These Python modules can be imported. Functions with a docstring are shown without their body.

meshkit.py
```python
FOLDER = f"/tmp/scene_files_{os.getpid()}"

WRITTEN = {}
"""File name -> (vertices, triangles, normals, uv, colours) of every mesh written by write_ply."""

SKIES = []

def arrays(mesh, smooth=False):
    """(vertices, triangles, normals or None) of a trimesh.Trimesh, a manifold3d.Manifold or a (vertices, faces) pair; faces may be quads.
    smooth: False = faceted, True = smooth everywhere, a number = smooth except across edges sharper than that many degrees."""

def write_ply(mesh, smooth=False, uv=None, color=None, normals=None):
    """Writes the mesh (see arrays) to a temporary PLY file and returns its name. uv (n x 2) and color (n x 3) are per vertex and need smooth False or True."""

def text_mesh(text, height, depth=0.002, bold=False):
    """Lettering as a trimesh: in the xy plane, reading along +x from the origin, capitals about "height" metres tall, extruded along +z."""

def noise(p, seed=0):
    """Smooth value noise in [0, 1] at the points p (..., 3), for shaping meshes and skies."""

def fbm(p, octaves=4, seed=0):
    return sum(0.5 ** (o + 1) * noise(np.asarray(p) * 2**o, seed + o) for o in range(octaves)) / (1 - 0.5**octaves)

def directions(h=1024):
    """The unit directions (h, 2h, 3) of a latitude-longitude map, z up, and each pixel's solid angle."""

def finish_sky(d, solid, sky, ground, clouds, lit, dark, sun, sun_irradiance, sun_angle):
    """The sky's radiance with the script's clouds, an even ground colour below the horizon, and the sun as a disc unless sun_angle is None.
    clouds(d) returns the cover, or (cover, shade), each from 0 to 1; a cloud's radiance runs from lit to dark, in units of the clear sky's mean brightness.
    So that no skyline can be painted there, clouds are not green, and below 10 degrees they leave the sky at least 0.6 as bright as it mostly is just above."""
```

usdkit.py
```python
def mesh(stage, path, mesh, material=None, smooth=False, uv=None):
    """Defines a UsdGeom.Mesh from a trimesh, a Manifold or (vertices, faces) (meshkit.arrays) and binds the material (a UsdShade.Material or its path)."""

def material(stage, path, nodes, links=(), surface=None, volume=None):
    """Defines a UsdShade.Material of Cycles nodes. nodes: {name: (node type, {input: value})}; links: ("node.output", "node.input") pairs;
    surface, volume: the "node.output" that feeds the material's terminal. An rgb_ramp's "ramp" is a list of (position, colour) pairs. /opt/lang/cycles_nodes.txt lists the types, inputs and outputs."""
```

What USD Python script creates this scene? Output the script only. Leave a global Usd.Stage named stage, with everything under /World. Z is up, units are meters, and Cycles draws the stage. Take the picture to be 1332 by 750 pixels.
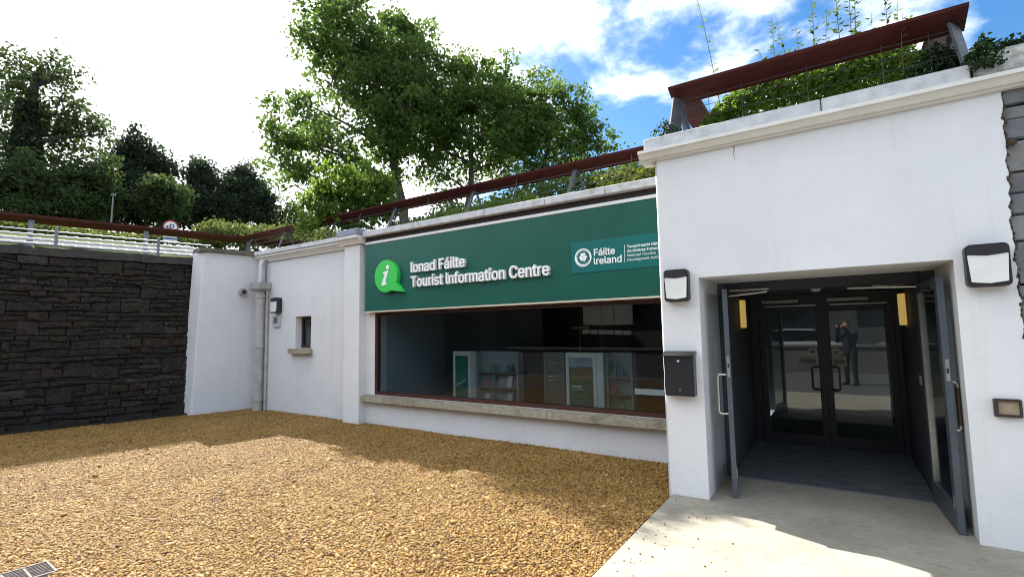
import math, random, numpy as np, trimesh, usdkit, meshkit, manifold3d
from pxr import Usd, UsdGeom, UsdLux, UsdShade, Sdf, Gf, Vt
from shapely.geometry import Polygon, Point, box as sbox
from shapely import affinity
from shapely.ops import unary_union

stage = Usd.Stage.CreateInMemory()
UsdGeom.Xform.Define(stage, '/World')
V = np.array
# ------------------------------------------------------------------ camera
YAW, PITCH, ROLL, EYE, FOCAL, EXPOSURE = 0.58286, 0.08496, -0.01797, 1.65, 17.287, 1.40
def camera():
    f0 = V([-math.sin(YAW), math.cos(YAW), 0]); r0 = V([math.cos(YAW), math.sin(YAW), 0]); u0 = V([0, 0, 1.])
    d = f0 * math.cos(PITCH) + u0 * math.sin(PITCH); u = -f0 * math.sin(PITCH) + u0 * math.cos(PITCH)
    r = r0 * math.cos(ROLL) + u * math.sin(ROLL); u = -r0 * math.sin(ROLL) + u * math.cos(ROLL)
    c = UsdGeom.Camera.Define(stage, '/World/camera')
    c.CreateFocalLengthAttr(FOCAL); c.CreateHorizontalApertureAttr(36.0); c.CreateExposureAttr(EXPOSURE)
    c.AddTransformOp().Set(Gf.Matrix4d(*[float(x) for row in ([*r, 0], [*u, 0], [*(-d), 0], [0, 0, EYE, 1]) for x in row]))
camera()
# ------------------------------------------------------------------ sky and sun
SUN = V([-0.935, 0.362, 0.972]); SUN /= np.linalg.norm(SUN)
SUN_INTENSITY, SKY_STRENGTH = 1.25, 0.05
def sky():
    bluedir = V([-0.19, 0.80, 0.52]); bluedir /= np.linalg.norm(bluedir)
    m = usdkit.material(stage, '/World/Looks/sky', {
        't': ('texture_coordinate', {}),
        's': ('sky_texture', {'sky_type': 'single_scattering', 'sun_disc': False, 'sun_elevation': math.asin(SUN[2]), 'sun_rotation': math.atan2(SUN[0], SUN[1]), 'aerosol_density': 0.6}),
        'hs': ('hsv', {'saturation': 1.38, 'value': 1.6}),
        'x': ('separate_xyz', {}),
        'za': ('math', {'math_type': 'add', 'value2': 0.25}),
        'dv': ('vector_math', {'math_type': 'divide'}),
        'zc': ('combine_xyz', {}),
        'n': ('noise_texture', {'scale': 2.1, 'detail': 9.0, 'roughness': 0.58, 'distortion': 0.1}),
        'bd': ('vector_math', {'math_type': 'dot_product', 'vector2': tuple(bluedir)}),
        'br': ('map_range', {'range_type': 'smoothstep', 'from_min': 0.70, 'from_max': 0.97, 'to_min': 0.05, 'to_max': -0.035, 'clamp': True}),
        'ad': ('math', {'math_type': 'add'}),
        'ac': ('map_range', {'range_type': 'smoothstep', 'from_min': 0.72, 'from_max': 0.95, 'to_min': 0.0, 'to_max': 0.30, 'clamp': True}),
        'ad2': ('math', {'math_type': 'add'}),
        'cv': ('map_range', {'range_type': 'smoothstep', 'from_min': 0.44, 'from_max': 0.60, 'to_min': 0.0, 'to_max': 1.0, 'clamp': True}),
        'sd': ('vector_math', {'math_type': 'dot_product', 'vector2': tuple(SUN)}),
        'sr': ('map_range', {'range_type': 'smoothstep', 'from_min': 0.2, 'from_max': 1.0, 'to_min': 0.0, 'to_max': 1.0, 'clamp': True}),
        'cc': ('mix_color', {'a': (13.0, 13.8, 15.0), 'b': (16.5, 16.8, 17.2)}),
        'mx': ('mix_color', {}),
        'b': ('background_shader', {'strength': SKY_STRENGTH})},
        [('t.generated', 'x.vector'), ('x.z', 'za.value1'), ('za.value', 'zc.x'), ('za.value', 'zc.y'), ('za.value', 'zc.z'),
         ('t.generated', 'dv.vector1'), ('zc.vector', 'dv.vector2'), ('dv.vector', 'n.vector'),
         ('t.generated', 'bd.vector1'), ('bd.value', 'br.value'), ('n.fac', 'ad.value1'), ('br.result', 'ad.value2'), ('ad.value', 'ad2.value1'), ('sd.value', 'ac.value'), ('ac.result', 'ad2.value2'), ('ad2.value', 'cv.value'),
         ('t.generated', 'sd.vector1'), ('sd.value', 'sr.value'), ('sr.result', 'cc.fac'),
         ('s.color', 'hs.color'), ('hs.color', 'mx.a'), ('cc.result', 'mx.b'), ('cv.result', 'mx.fac'), ('mx.result', 'b.color')], surface='b.background')
    d = UsdLux.DomeLight.Define(stage, '/World/sky')
    UsdShade.MaterialBindingAPI.Apply(d.GetPrim()).Bind(m)
    d.GetPrim().SetCustomDataByKey('kind', 'structure')
    s = UsdLux.DistantLight.Define(stage, '/World/sun')
    s.CreateNormalizeAttr(True); s.CreateIntensityAttr(SUN_INTENSITY); s.CreateAngleAttr(0.5); s.CreateColorAttr(Gf.Vec3f(1.0, 0.95, 0.86))
    x = np.cross([0, 0, 1], SUN); x /= np.linalg.norm(x); y = np.cross(SUN, x)
    s.AddTransformOp().Set(Gf.Matrix4d(*[float(v) for row in ([*x, 0], [*y, 0], [*SUN, 0], [0, 0, 0, 1]) for v in row]))
sky()

# ------------------------------------------------------------------ helpers: prims
TAKEN = {}
def path_for(parent, name):
    p = '/World' if parent is None else str(parent.GetPath())
    k = TAKEN.get((p, name), -1) + 1
    TAKEN[(p, name)] = k
    return f'{p}/{name}' if k == 0 else f'{p}/{name}_{k:03d}'
def tag(o, label=None, cat=None, group=None, kind=None):
    for k, v in (('label', label), ('category', cat), ('group', group), ('kind', kind)):
        if v:
            o.SetCustomDataByKey(k, v)
    return o
def thing(name, label, cat, group=None):
    return tag(UsdGeom.Xform.Define(stage, path_for(None, name)).GetPrim(), label, cat, group)
def part(parent, name, mesh, m, smooth=False, label=None, kind=None):
    if isinstance(mesh, list):
        mesh = trimesh.util.concatenate(mesh)
    return tag(usdkit.mesh(stage, path_for(parent, name), mesh, m, smooth).GetPrim(), label, None, None, kind)
def struct(name, mesh, m, smooth=False):
    return tag(usdkit.mesh(stage, path_for(None, name), mesh, m, smooth).GetPrim(), kind='structure')

# ------------------------------------------------------------------ helpers: shapes
def box(x0, x1, y0, y1, z0, z1, c=0.0):
    if c <= 0:
        return trimesh.creation.box(bounds=[[x0, y0, z0], [x1, y1, z1]])
    lo, hi = V([x0, y0, z0], float), V([x1, y1, z1], float)
    pts = []
    for i in (0, 1):
        for j in (0, 1):
            for k in (0, 1):
                p = V([(lo, hi)[i][0], (lo, hi)[j][1], (lo, hi)[k][2]]); s = V([1 - 2 * i, 1 - 2 * j, 1 - 2 * k]) * c
                for a in range(3):
                    q = p + s; q[a] = p[a]; pts.append(q)
    return trimesh.convex.convex_hull(np.array(pts))
def place(m, R, t):
    T = np.eye(4); T[:3, :3] = R; T[:3, 3] = t
    m = m.copy(); m.apply_transform(T); return m
def frame(xdir, up=(0, 0, 1)):
    """columns: along, away (up x along), up"""
    x = V(xdir, float); x /= np.linalg.norm(x); u = V(up, float); y = np.cross(u, x); y /= np.linalg.norm(y); u = np.cross(x, y)
    return np.stack([x, y, u], 1)
def tube(pts, r, n=8, caps=True):
    pts = np.asarray(pts, float); k = len(pts); r = np.broadcast_to(np.asarray(r, float), k)
    tan = np.gradient(pts, axis=0); tan /= np.maximum(np.linalg.norm(tan, axis=1, keepdims=True), 1e-9)
    a = V([0, 0, 1.]) if abs(tan[0][2]) < 0.9 else V([1., 0, 0]); u = np.cross(tan[0], a); u /= np.linalg.norm(u)
    th = np.arange(n) / n * 2 * np.pi; rings = []
    for i in range(k):
        u = u - tan[i] * (u @ tan[i]); u /= np.linalg.norm(u); w = np.cross(tan[i], u)
        rings.append(pts[i] + r[i] * (np.cos(th)[:, None] * u + np.sin(th)[:, None] * w))
    v = np.vstack(rings); f = []
    i = np.arange(n); j = (i + 1) % n
    for q in range(k - 1):
        a0, a1, b0, b1 = q * n + i, q * n + j, (q + 1) * n + i, (q + 1) * n + j
        f += [np.stack([a0, a1, b1], 1), np.stack([a0, b1, b0], 1)]
    if caps:
        v = np.vstack([v, pts[:1], pts[-1:]]); c0, c1 = k * n, k * n + 1; L = (k - 1) * n
        f += [np.stack([j, i, np.full(n, c0)], 1), np.stack([L + i, L + j, np.full(n, c1)], 1)]
    return trimesh.Trimesh(v, np.vstack(f), process=False)
TOFRONT = V([[1, 0, 0], [0, 0, -1], [0, 1, 0]], float)      # polygon xy + extrusion z  ->  x, -y (towards the yard), z
def front_prism(poly, y_front, y_back):
    """polygon in (x, z), from y_back to y_front (smaller y)"""
    ms = []
    for g in getattr(poly, 'geoms', [poly]):
        ms.append(trimesh.creation.extrude_polygon(g, y_back - y_front, engine='earcut'))
    return place(trimesh.util.concatenate(ms), TOFRONT, [0, y_back, 0])
def plan_prism(poly, z0, z1):
    m = trimesh.creation.extrude_polygon(poly if isinstance(poly, Polygon) else Polygon(poly), z1 - z0, engine='earcut')
    m.apply_translation([0, 0, z0]); return m
def along_x(profile, x0, x1):
    """closed (y, z) profile swept along x"""
    p = V(profile, float); m = trimesh.creation.extrude_polygon(Polygon(p), x1 - x0, engine='earcut')
    return place(m, V([[0, 0, 1], [1, 0, 0], [0, 1, 0]], float), [x0, 0, 0])
def sub(a, *bs):
    M = lambda t: manifold3d.Manifold(manifold3d.Mesh(np.asarray(t.vertices, np.float32), np.asarray(t.faces, np.uint32)))
    r = M(a)
    for b in bs:
        r = r - M(b)
    q = r.to_mesh(); return trimesh.Trimesh(q.vert_properties[:, :3], q.tri_verts, process=False)
def rrect(x0, x1, z0, z1, r, n=4):
    return sbox(x0 + r, z0 + r, x1 - r, z1 - r).buffer(r, quad_segs=n)
def lathe(profile, n=16):
    return trimesh.creation.revolve(V(profile, float), sections=n)

# ------------------------------------------------------------------ helpers: materials
LOOKS = {}
def mat(name, c1, c2=None, scale=6, rough=0.6, bump=0.0, bscale=40, detail=4, metallic=0.0, spec=0.5, stretch=(1, 1, 1), lo=0.35, hi=0.65, coat=0.0, c3=None, s3=0.7, bdist=0.01):
    if name in LOOKS:
        return LOOKS[name]
    N = {'p': ('principled_bsdf', {'roughness': rough, 'metallic': metallic, 'specular_ior_level': spec, 'coat_weight': coat})}
    L = []
    if c2 is None:
        N['p'][1]['base_color'] = tuple(c1)
    else:
        N['g'] = ('geometry', {}); N['m'] = ('mapping', {'scale': tuple(stretch)}); N['n'] = ('noise_texture', {'scale': scale, 'detail': detail, 'roughness': 0.6})
        N['r'] = ('rgb_ramp', {'ramp': [(lo, tuple(c1)), (hi, tuple(c2))]})
        L += [('g.position', 'm.vector'), ('m.vector', 'n.vector'), ('n.fac', 'r.fac')]
        last = 'r.color'
        if c3 is not None:
            N['n3'] = ('noise_texture', {'scale': s3, 'detail': 6, 'roughness': 0.65}); N['r3'] = ('map_range', {'range_type': 'smoothstep', 'from_min': 0.52, 'from_max': 0.72, 'clamp': True}); N['x3'] = ('mix_color', {'b': tuple(c3)})
            L += [('g.position', 'n3.vector'), ('n3.fac', 'r3.value'), ('r3.result', 'x3.fac'), (last, 'x3.a')]; last = 'x3.result'
        L.append((last, 'p.base_color'))
    if bump:
        if 'g' not in N:
            N['g'] = ('geometry', {})
        N['bn'] = ('noise_texture', {'scale': bscale, 'detail': 5, 'roughness': 0.6}); N['bu'] = ('bump', {'strength': bump, 'distance': bdist})
        L += [('g.position', 'bn.vector'), ('bn.fac', 'bu.height'), ('bu.normal', 'p.normal')]
    LOOKS[name] = usdkit.material(stage, '/World/Looks/' + name, N, L, surface='p.BSDF')
    return LOOKS[name]
def leaf_mat(name, ramp, trans=0.45, rough=0.55):
    if name in LOOKS:
        return LOOKS[name]
    N = {'g': ('geometry', {}), 'n': ('noise_texture', {'scale': 0.9, 'detail': 2}), 'mm': ('math', {'math_type': 'multiply_add', 'value2': 0.6}), 'h': ('math', {'math_type': 'multiply', 'value2': 0.4}),
         'r': ('rgb_ramp', {'ramp': ramp}), 'p': ('principled_bsdf', {'roughness': rough, 'specular_ior_level': 0.35}),
         'hs': ('hsv', {'hue': 0.488, 'saturation': 1.02, 'value': 1.75}), 't': ('translucent_bsdf', {}), 'x': ('mix_closure', {'fac': trans})}
    L = [('g.position', 'n.vector'), ('n.fac', 'h.value1'), ('g.random_per_island', 'mm.value1'), ('h.value', 'mm.value3'), ('mm.value', 'r.fac'), ('r.color', 'p.base_color'),
         ('r.color', 'hs.color'), ('hs.color', 't.color'), ('p.BSDF', 'x.closure1'), ('t.BSDF', 'x.closure2')]
    LOOKS[name] = usdkit.material(stage, '/World/Looks/' + name, N, L, surface='x.closure')
    return LOOKS[name]
def glass_mat(name, tint=(0.9, 0.94, 0.92), f0=0.07):
    N = {'w': ('layer_weight', {'blend': 0.5}), 'pw': ('math', {'math_type': 'power', 'value2': 4.5}), 'ml': ('math', {'math_type': 'multiply_add', 'value2': 0.5 - f0, 'value3': f0, 'use_clamp': True}),
         't': ('transparent_bsdf', {'color': tint}), 'g': ('glossy_bsdf', {'color': (1, 1, 1), 'roughness': 0.0}), 'x': ('mix_closure', {})}
    L = [('w.facing', 'pw.value1'), ('pw.value', 'ml.value1'), ('ml.value', 'x.fac'), ('t.BSDF', 'x.closure1'), ('g.BSDF', 'x.closure2')]
    return usdkit.material(stage, '/World/Looks/' + name, N, L, surface='x.closure')
def emit_mat(name, color, strength):
    return usdkit.material(stage, '/World/Looks/' + name, {'p': ('principled_bsdf', {'base_color': color, 'emission_color': color, 'emission_strength': strength, 'roughness': 0.4})}, surface='p.BSDF')

def render_mat():
    N = {'g': ('geometry', {}), 'n1': ('noise_texture', {'scale': 1.3, 'detail': 8, 'roughness': 0.65}), 'r1': ('rgb_ramp', {'ramp': [(0.3, (0.60, 0.61, 0.628)), (0.7, (0.665, 0.677, 0.695))]}),
         'mp': ('mapping', {'scale': (7.0, 7.0, 0.35)}), 'n2': ('noise_texture', {'scale': 1.0, 'detail': 6, 'roughness': 0.6}), 'm2': ('map_range', {'range_type': 'smoothstep', 'from_min': 0.56, 'from_max': 0.78, 'to_min': 0.0, 'to_max': 0.38, 'clamp': True}), 'x2': ('mix_color', {'b': (0.52, 0.51, 0.47)}),
         'sx': ('separate_xyz', {}), 'n3': ('noise_texture', {'scale': 9.0, 'detail': 6, 'roughness': 0.7}), 'z3': ('math', {'math_type': 'multiply_add', 'value2': 0.40, 'value3': -0.13}), 'd3': ('math', {'math_type': 'subtract'}), 'm3': ('map_range', {'range_type': 'smoothstep', 'from_min': 0.0, 'from_max': 0.12, 'to_min': 0.0, 'to_max': 0.32, 'clamp': True}), 'x3': ('mix_color', {'b': (0.46, 0.41, 0.33)}),
         'n4': ('noise_texture', {'scale': 34.0, 'detail': 9, 'roughness': 0.7}), 'm4': ('map_range', {'from_min': 0.66, 'from_max': 0.72, 'to_min': 0.0, 'to_max': 0.22, 'clamp': True}), 'x4': ('mix_color', {'b': (0.42, 0.42, 0.40)}),
         'bn': ('noise_texture', {'scale': 38.0, 'detail': 7, 'roughness': 0.62}), 'bu': ('bump', {'strength': 0.55, 'distance': 0.006}), 'bw': ('noise_texture', {'scale': 2.2, 'detail': 3}), 'bb': ('bump', {'strength': 0.6, 'distance': 0.02}),
         'p': ('principled_bsdf', {'roughness': 0.85, 'specular_ior_level': 0.3})}
    L = [('g.position', 'n1.vector'), ('n1.fac', 'r1.fac'), ('g.position', 'mp.vector'), ('mp.vector', 'n2.vector'), ('n2.fac', 'm2.value'), ('m2.result', 'x2.fac'), ('r1.color', 'x2.a'),
         ('g.position', 'sx.vector'), ('g.position', 'n3.vector'), ('n3.fac', 'z3.value1'), ('z3.value', 'd3.value1'), ('sx.z', 'd3.value2'), ('d3.value', 'm3.value'), ('m3.result', 'x3.fac'), ('x2.result', 'x3.a'),
         ('g.position', 'n4.vector'), ('n4.fac', 'm4.value'), ('m4.result', 'x4.fac'), ('x3.result', 'x4.a'), ('x4.result', 'p.base_color'),
         ('g.position', 'bn.vector'), ('bn.fac', 'bu.height'), ('g.position', 'bw.vector'), ('bw.fac', 'bb.height'), ('bb.normal', 'bu.normal'), ('bu.normal', 'p.normal')]
    return usdkit.material(stage, '/World/Looks/white_render', N, L, surface='p.BSDF')
RENDER = render_mat()
TRIM = mat('cream_trim', (0.60, 0.595, 0.56), (0.66, 0.655, 0.62), 5, 0.7, bump=0.1, bscale=50)
COPING = mat('coping_concrete', (0.42, 0.43, 0.45), (0.56, 0.57, 0.58), 9, 0.85, bump=0.3, bscale=80, detail=8, c3=(0.30, 0.31, 0.30), s3=3.5, bdist=0.006)
LEAD = mat('lead_grey', (0.16, 0.19, 0.25), (0.24, 0.27, 0.33), 8, 0.55, bump=0.1)
MOSSY = mat('mossy_cap', (0.085, 0.080, 0.06), (0.16, 0.14, 0.10), 7, 0.9, bump=0.5, bscale=40, c3=(0.06, 0.075, 0.03), s3=2.5)
SILL = mat('sill_stone', (0.24, 0.22, 0.165), (0.36, 0.33, 0.25), 14, 0.85, bump=0.4, bscale=90, c3=(0.16, 0.15, 0.11), s3=3.0, bdist=0.006)
MAROON = mat('maroon_paint', (0.050, 0.011, 0.010), (0.074, 0.017, 0.014), 5, 0.6, bump=0.06, c3=(0.04, 0.011, 0.010), s3=1.2, spec=0.2, stretch=(1, 6, 6))
FRAME = mat('maroon_frame', (0.035, 0.012, 0.012), rough=0.35)
DARKSTRIP = mat('dark_strip_brown', (0.022, 0.015, 0.014), rough=0.6)
POSTGREY = mat('post_grey', (0.05, 0.056, 0.068), (0.085, 0.092, 0.105), 8, 0.6)
STEEL = mat('galvanised_steel', (0.13, 0.14, 0.16), (0.20, 0.21, 0.23), 18, 0.55, metallic=0.3)
RAILWHITE = mat('bright_rail', (0.42, 0.435, 0.45), (0.52, 0.535, 0.55), 10, 0.4, metallic=0.3)
WIRE = mat('rail_wire', (0.05, 0.055, 0.055), rough=0.5)
INOX = mat('brushed_steel', (0.50, 0.50, 0.49), (0.62, 0.62, 0.60), 40, 0.3, metallic=1.0)
ALU = mat('grey_aluminium', (0.055, 0.068, 0.085), (0.070, 0.085, 0.105), 4, 0.42)
ALUDARK = mat('dark_aluminium', (0.020, 0.024, 0.032), (0.028, 0.033, 0.042), 4, 0.45)
BLACK = mat('black_plastic', (0.012, 0.012, 0.015), rough=0.45)
BLACKGLOSS = mat('black_gloss', (0.010, 0.011, 0.014), rough=0.25)
GREEN = mat('sign_green', (0.003, 0.070, 0.048), (0.004, 0.078, 0.054), 2, 0.35)
TEAL = mat('logo_teal', (0.002, 0.115, 0.110), rough=0.35)
LIME = mat('bubble_green', (0.035, 0.50, 0.075), rough=0.35)
LIMESIDE = mat('bubble_edge', (0.025, 0.40, 0.06), rough=0.4)
LETTER = mat('letter_white', (0.80, 0.81, 0.82), rough=0.4)
LETTERSIDE = mat('letter_grey', (0.34, 0.36, 0.37), rough=0.5)
FROST = mat('frosted_diffuser', (0.62, 0.63, 0.61), (0.68, 0.69, 0.67), 8, 0.5)
GLASS = glass_mat('window_glass', (0.70, 0.745, 0.76), 0.024)
DOORGLASS = glass_mat('door_glass', (0.56, 0.62, 0.62), 0.075)

# ================================================================== the ground
WA, WT, WN = V([-11.62, 5.20, 0.]), V([-0.2341, -0.9722, 0.]), V([0.9722, -0.2341, 0.])     # stone wall: start, direction towards the viewer, outward normal
def wall_x(y):
    return WA[0] + (y - WA[1]) * WT[0] / WT[1]
def upper_h(x, y):
    D = np.hypot(x, y)
    return 3.30 + 0.20 * np.clip(D - 12.9, 0, 7) + 0.12 * np.clip(D - 20, 0, 45)
def grid(fx, us, vs, fz):
    U, W = np.meshgrid(us, vs, indexing='ij'); X, Y = fx(U, W); Z = fz(X, Y); n, k = U.shape
    v = np.stack([X, Y, Z], -1).reshape(-1, 3); i = (np.arange(n - 1)[:, None] * k + np.arange(k - 1)).ravel()
    return trimesh.Trimesh(v, np.vstack([np.stack([i, i + k, i + k + 1], 1), np.stack([i, i + k + 1, i + 1], 1)]), process=False)
GROUNDM = mat('asphalt_yard', (0.10, 0.10, 0.10), (0.16, 0.155, 0.15), 4, 0.9, bump=0.3, bscale=60)
struct('ground', box(-45, 160, -160, 6.5, -0.4, -0.06), GROUNDM)
EARTH = mat('grassy_earth', (0.035, 0.055, 0.012), (0.085, 0.12, 0.025), 1.5, 1.0, spec=0.03, bump=0.6, bscale=9, bdist=0.05)
us = np.concatenate([np.linspace(-130, -42, 12), np.linspace(-40, 2, 43), np.linspace(6, 130, 12)])
vs = np.concatenate([np.linspace(6.62, 40, 36), np.linspace(45, 150, 12)])
g1 = grid(lambda a, b: (a, b), us, vs, upper_h)
us2 = np.concatenate([np.linspace(0.25, 30, 40), np.linspace(33, 110, 12)])
g2 = grid(lambda a, b: (wall_x(b) - a, b), us2, np.concatenate([np.linspace(-90, -6, 15), np.linspace(-5, 6.62, 20)]), upper_h)
g2.invert()
struct('upper_ground', [g1, g2][0], EARTH, True)
struct('upper_ground', g2, EARTH, True)
ROADM = mat('pale_road', (0.10, 0.105, 0.115), (0.135, 0.14, 0.15), 2, 1.0, spec=0.02)
g3 = grid(lambda a, b: (wall_x(b) - a, b), np.linspace(2.3, 5.2, 14), np.linspace(-60, 14, 60), lambda x, y: upper_h(x, y) + 0.03)
g3.invert(); struct('road', g3, ROADM, True)

BED = mat('gravel_bed', (0.06, 0.038, 0.018), (0.20, 0.13, 0.06), 55, 0.95, detail=3, bump=0.8, bscale=60, bdist=0.02)
bx_, by_ = np.linspace(0, 1, 120), np.linspace(-3.2, 6.35, 110)
gb = grid(lambda a, b: (wall_x(b) - 0.1 + a * (-1.45 - wall_x(b) + 0.1), b), bx_, by_, lambda x, y: -0.022 + 0.02 * (meshkit.fbm(np.stack([x * 1.3, y * 1.3, x * 0], -1), 3, 5) - 0.5))
struct('gravel_bed', gb, BED, True)

def pebble_material():
    N = {'o': ('object_info', {}), 'tc': ('texture_coordinate', {}), 'n': ('noise_texture', {'scale': 60.0, 'detail': 3}), 'ln': ('noise_texture', {'scale': 1.4, 'detail': 4, 'roughness': 0.6}), 'rr': ('math', {'math_type': 'multiply', 'value2': 0.86}),
         'mm': ('math', {'math_type': 'multiply_add', 'value2': 0.14}), 'lm': ('math', {'math_type': 'multiply_add', 'value2': 0.5, 'value3': -0.25}), 'ad': ('math', {'math_type': 'add'}),
         'r': ('rgb_ramp', {'ramp': [(0.0, (0.061, 0.031, 0.008)), (0.14, (0.138, 0.062, 0.012)), (0.33, (0.252, 0.125, 0.023)), (0.54, (0.333, 0.182, 0.035)), (0.70, (0.382, 0.229, 0.054)), (0.82, (0.301, 0.194, 0.062)), (0.92, (0.440, 0.309, 0.109)), (1.0, (0.488, 0.380, 0.171))]}),
         'p': ('principled_bsdf', {'roughness': 0.65, 'specular_ior_level': 0.45})}
    L = [('tc.object', 'n.vector'), ('o.location', 'ln.vector'), ('ln.fac', 'lm.value1'), ('o.random', 'rr.value1'), ('rr.value', 'mm.value3'), ('n.fac', 'mm.value1'), ('mm.value', 'ad.value1'), ('lm.value', 'ad.value2'), ('ad.value', 'r.fac'), ('r.color', 'p.base_color')]
    return usdkit.material(stage, '/World/Looks/pebble', N, L, surface='p.BSDF')
def gravel():
    rng = np.random.default_rng(7)
    pm = pebble_material()
    pi = UsdGeom.PointInstancer.Define(stage, '/World/gravel')
    tag(pi.GetPrim(), 'loose golden tan gravel covering the yard in front of the white building', 'gravel', kind='stuff')
    protos = []
    for k in range(7):
        m = trimesh.creation.icosphere(1, 1.0); v = np.array(m.vertices)
        v *= (1 + 0.55 * (meshkit.noise(v * 1.3 + k * 9.1, k) - 0.5))[:, None]
        v *= V([1.0, rng.uniform(0.55, 0.85), rng.uniform(0.38, 0.62)])
        # a few flat facets
        for _ in range(3):
            d = rng.normal(size=3); d /= np.linalg.norm(d); h = v @ d; cut = h.max() * rng.uniform(0.66, 0.85)
            v -= np.maximum(h - cut, 0)[:, None] * d
        usdkit.mesh(stage, f'/World/gravel/pebble_{k:03d}' if k else '/World/gravel/pebble', trimesh.Trimesh(v, m.faces, process=False), pm, 40)
        protos.append(f'/World/gravel/pebble_{k:03d}' if k else '/World/gravel/pebble')
    pi.CreatePrototypesRel().SetTargets(protos)
    P, S = [], []
    for ylo, yhi, step, size in ((-0.6, 2.4, 0.0110, 0.0072), (2.4, 6.3, 0.0132, 0.0081)):
        X, Y = np.meshgrid(np.arange(-12.9, -1.47, step), np.arange(ylo, yhi, step * 0.92)); X[::2] += step / 2
        X = (X + rng.uniform(-0.4, 0.4, X.shape) * step).ravel(); Y = (Y + rng.uniform(-0.4, 0.4, Y.shape) * step).ravel()
        keep = (X > wall_x(Y) - 0.1) & (X < -1.487) & (Y < 6.26) & (Y > -0.165 * X - 0.6) & (Y > 1.03 + 0.567 * (X + 5.1) - 0.75)
        keep &= ~((X > -5.9) & (X < -4.72) & (Y < 1.27) & grate_mask(X, Y))
        X, Y = X[keep], Y[keep]
        s = size * np.exp(rng.normal(0, 0.36, len(X)))
        big = rng.random(len(X)) < 0.03; s[big] *= 1.45
        z = -0.014 + 0.02 * (meshkit.fbm(np.stack([X * 1.3, Y * 1.3, X * 0], -1), 3, 5) - 0.5) + rng.uniform(0, 0.012, len(X)) + s * 0.25
        P.append(np.stack([X, Y, z], 1)); S.append(s)
    # a few strays kicked on to the concrete
    m = 90; X = -1.46 + np.abs(rng.normal(0, 0.45, m)); Y = rng.uniform(2.2, 5.0, m); s = rng.uniform(0.004, 0.011, m)
    P.append(np.stack([X, Y, 0.017 + s * 0.35], 1)); S.append(s)
    P, S = np.vstack(P), np.concatenate(S); n = len(P)
    yaw = rng.uniform(0, 2 * np.pi, n); tilt = rng.normal(0, 0.42, n); ax = rng.uniform(0, 2 * np.pi, n)
    # quaternion = tilt about a horizontal axis, after yaw about z
    qy = np.stack([np.cos(yaw / 2), 0 * yaw, 0 * yaw, np.sin(yaw / 2)], 1); qt = np.stack([np.cos(tilt / 2), np.sin(tilt / 2) * np.cos(ax), np.sin(tilt / 2) * np.sin(ax), 0 * ax], 1)
    a, b = qt, qy
    q = np.stack([a[:, 0] * b[:, 0] - a[:, 1] * b[:, 1] - a[:, 2] * b[:, 2] - a[:, 3] * b[:, 3], a[:, 0] * b[:, 1] + a[:, 1] * b[:, 0] + a[:, 2] * b[:, 3] - a[:, 3] * b[:, 2],
                  a[:, 0] * b[:, 2] - a[:, 1] * b[:, 3] + a[:, 2] * b[:, 0] + a[:, 3] * b[:, 1], a[:, 0] * b[:, 3] + a[:, 1] * b[:, 2] - a[:, 2] * b[:, 1] + a[:, 3] * b[:, 0]], 1)
    pi.CreatePositionsAttr(Vt.Vec3fArray.FromNumpy(P.astype(np.float32)))
    sc = S[:, None] * np.exp(rng.normal(0, 0.12, (n, 3)))
    pi.CreateScalesAttr(Vt.Vec3fArray.FromNumpy(sc.astype(np.float32)))
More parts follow.
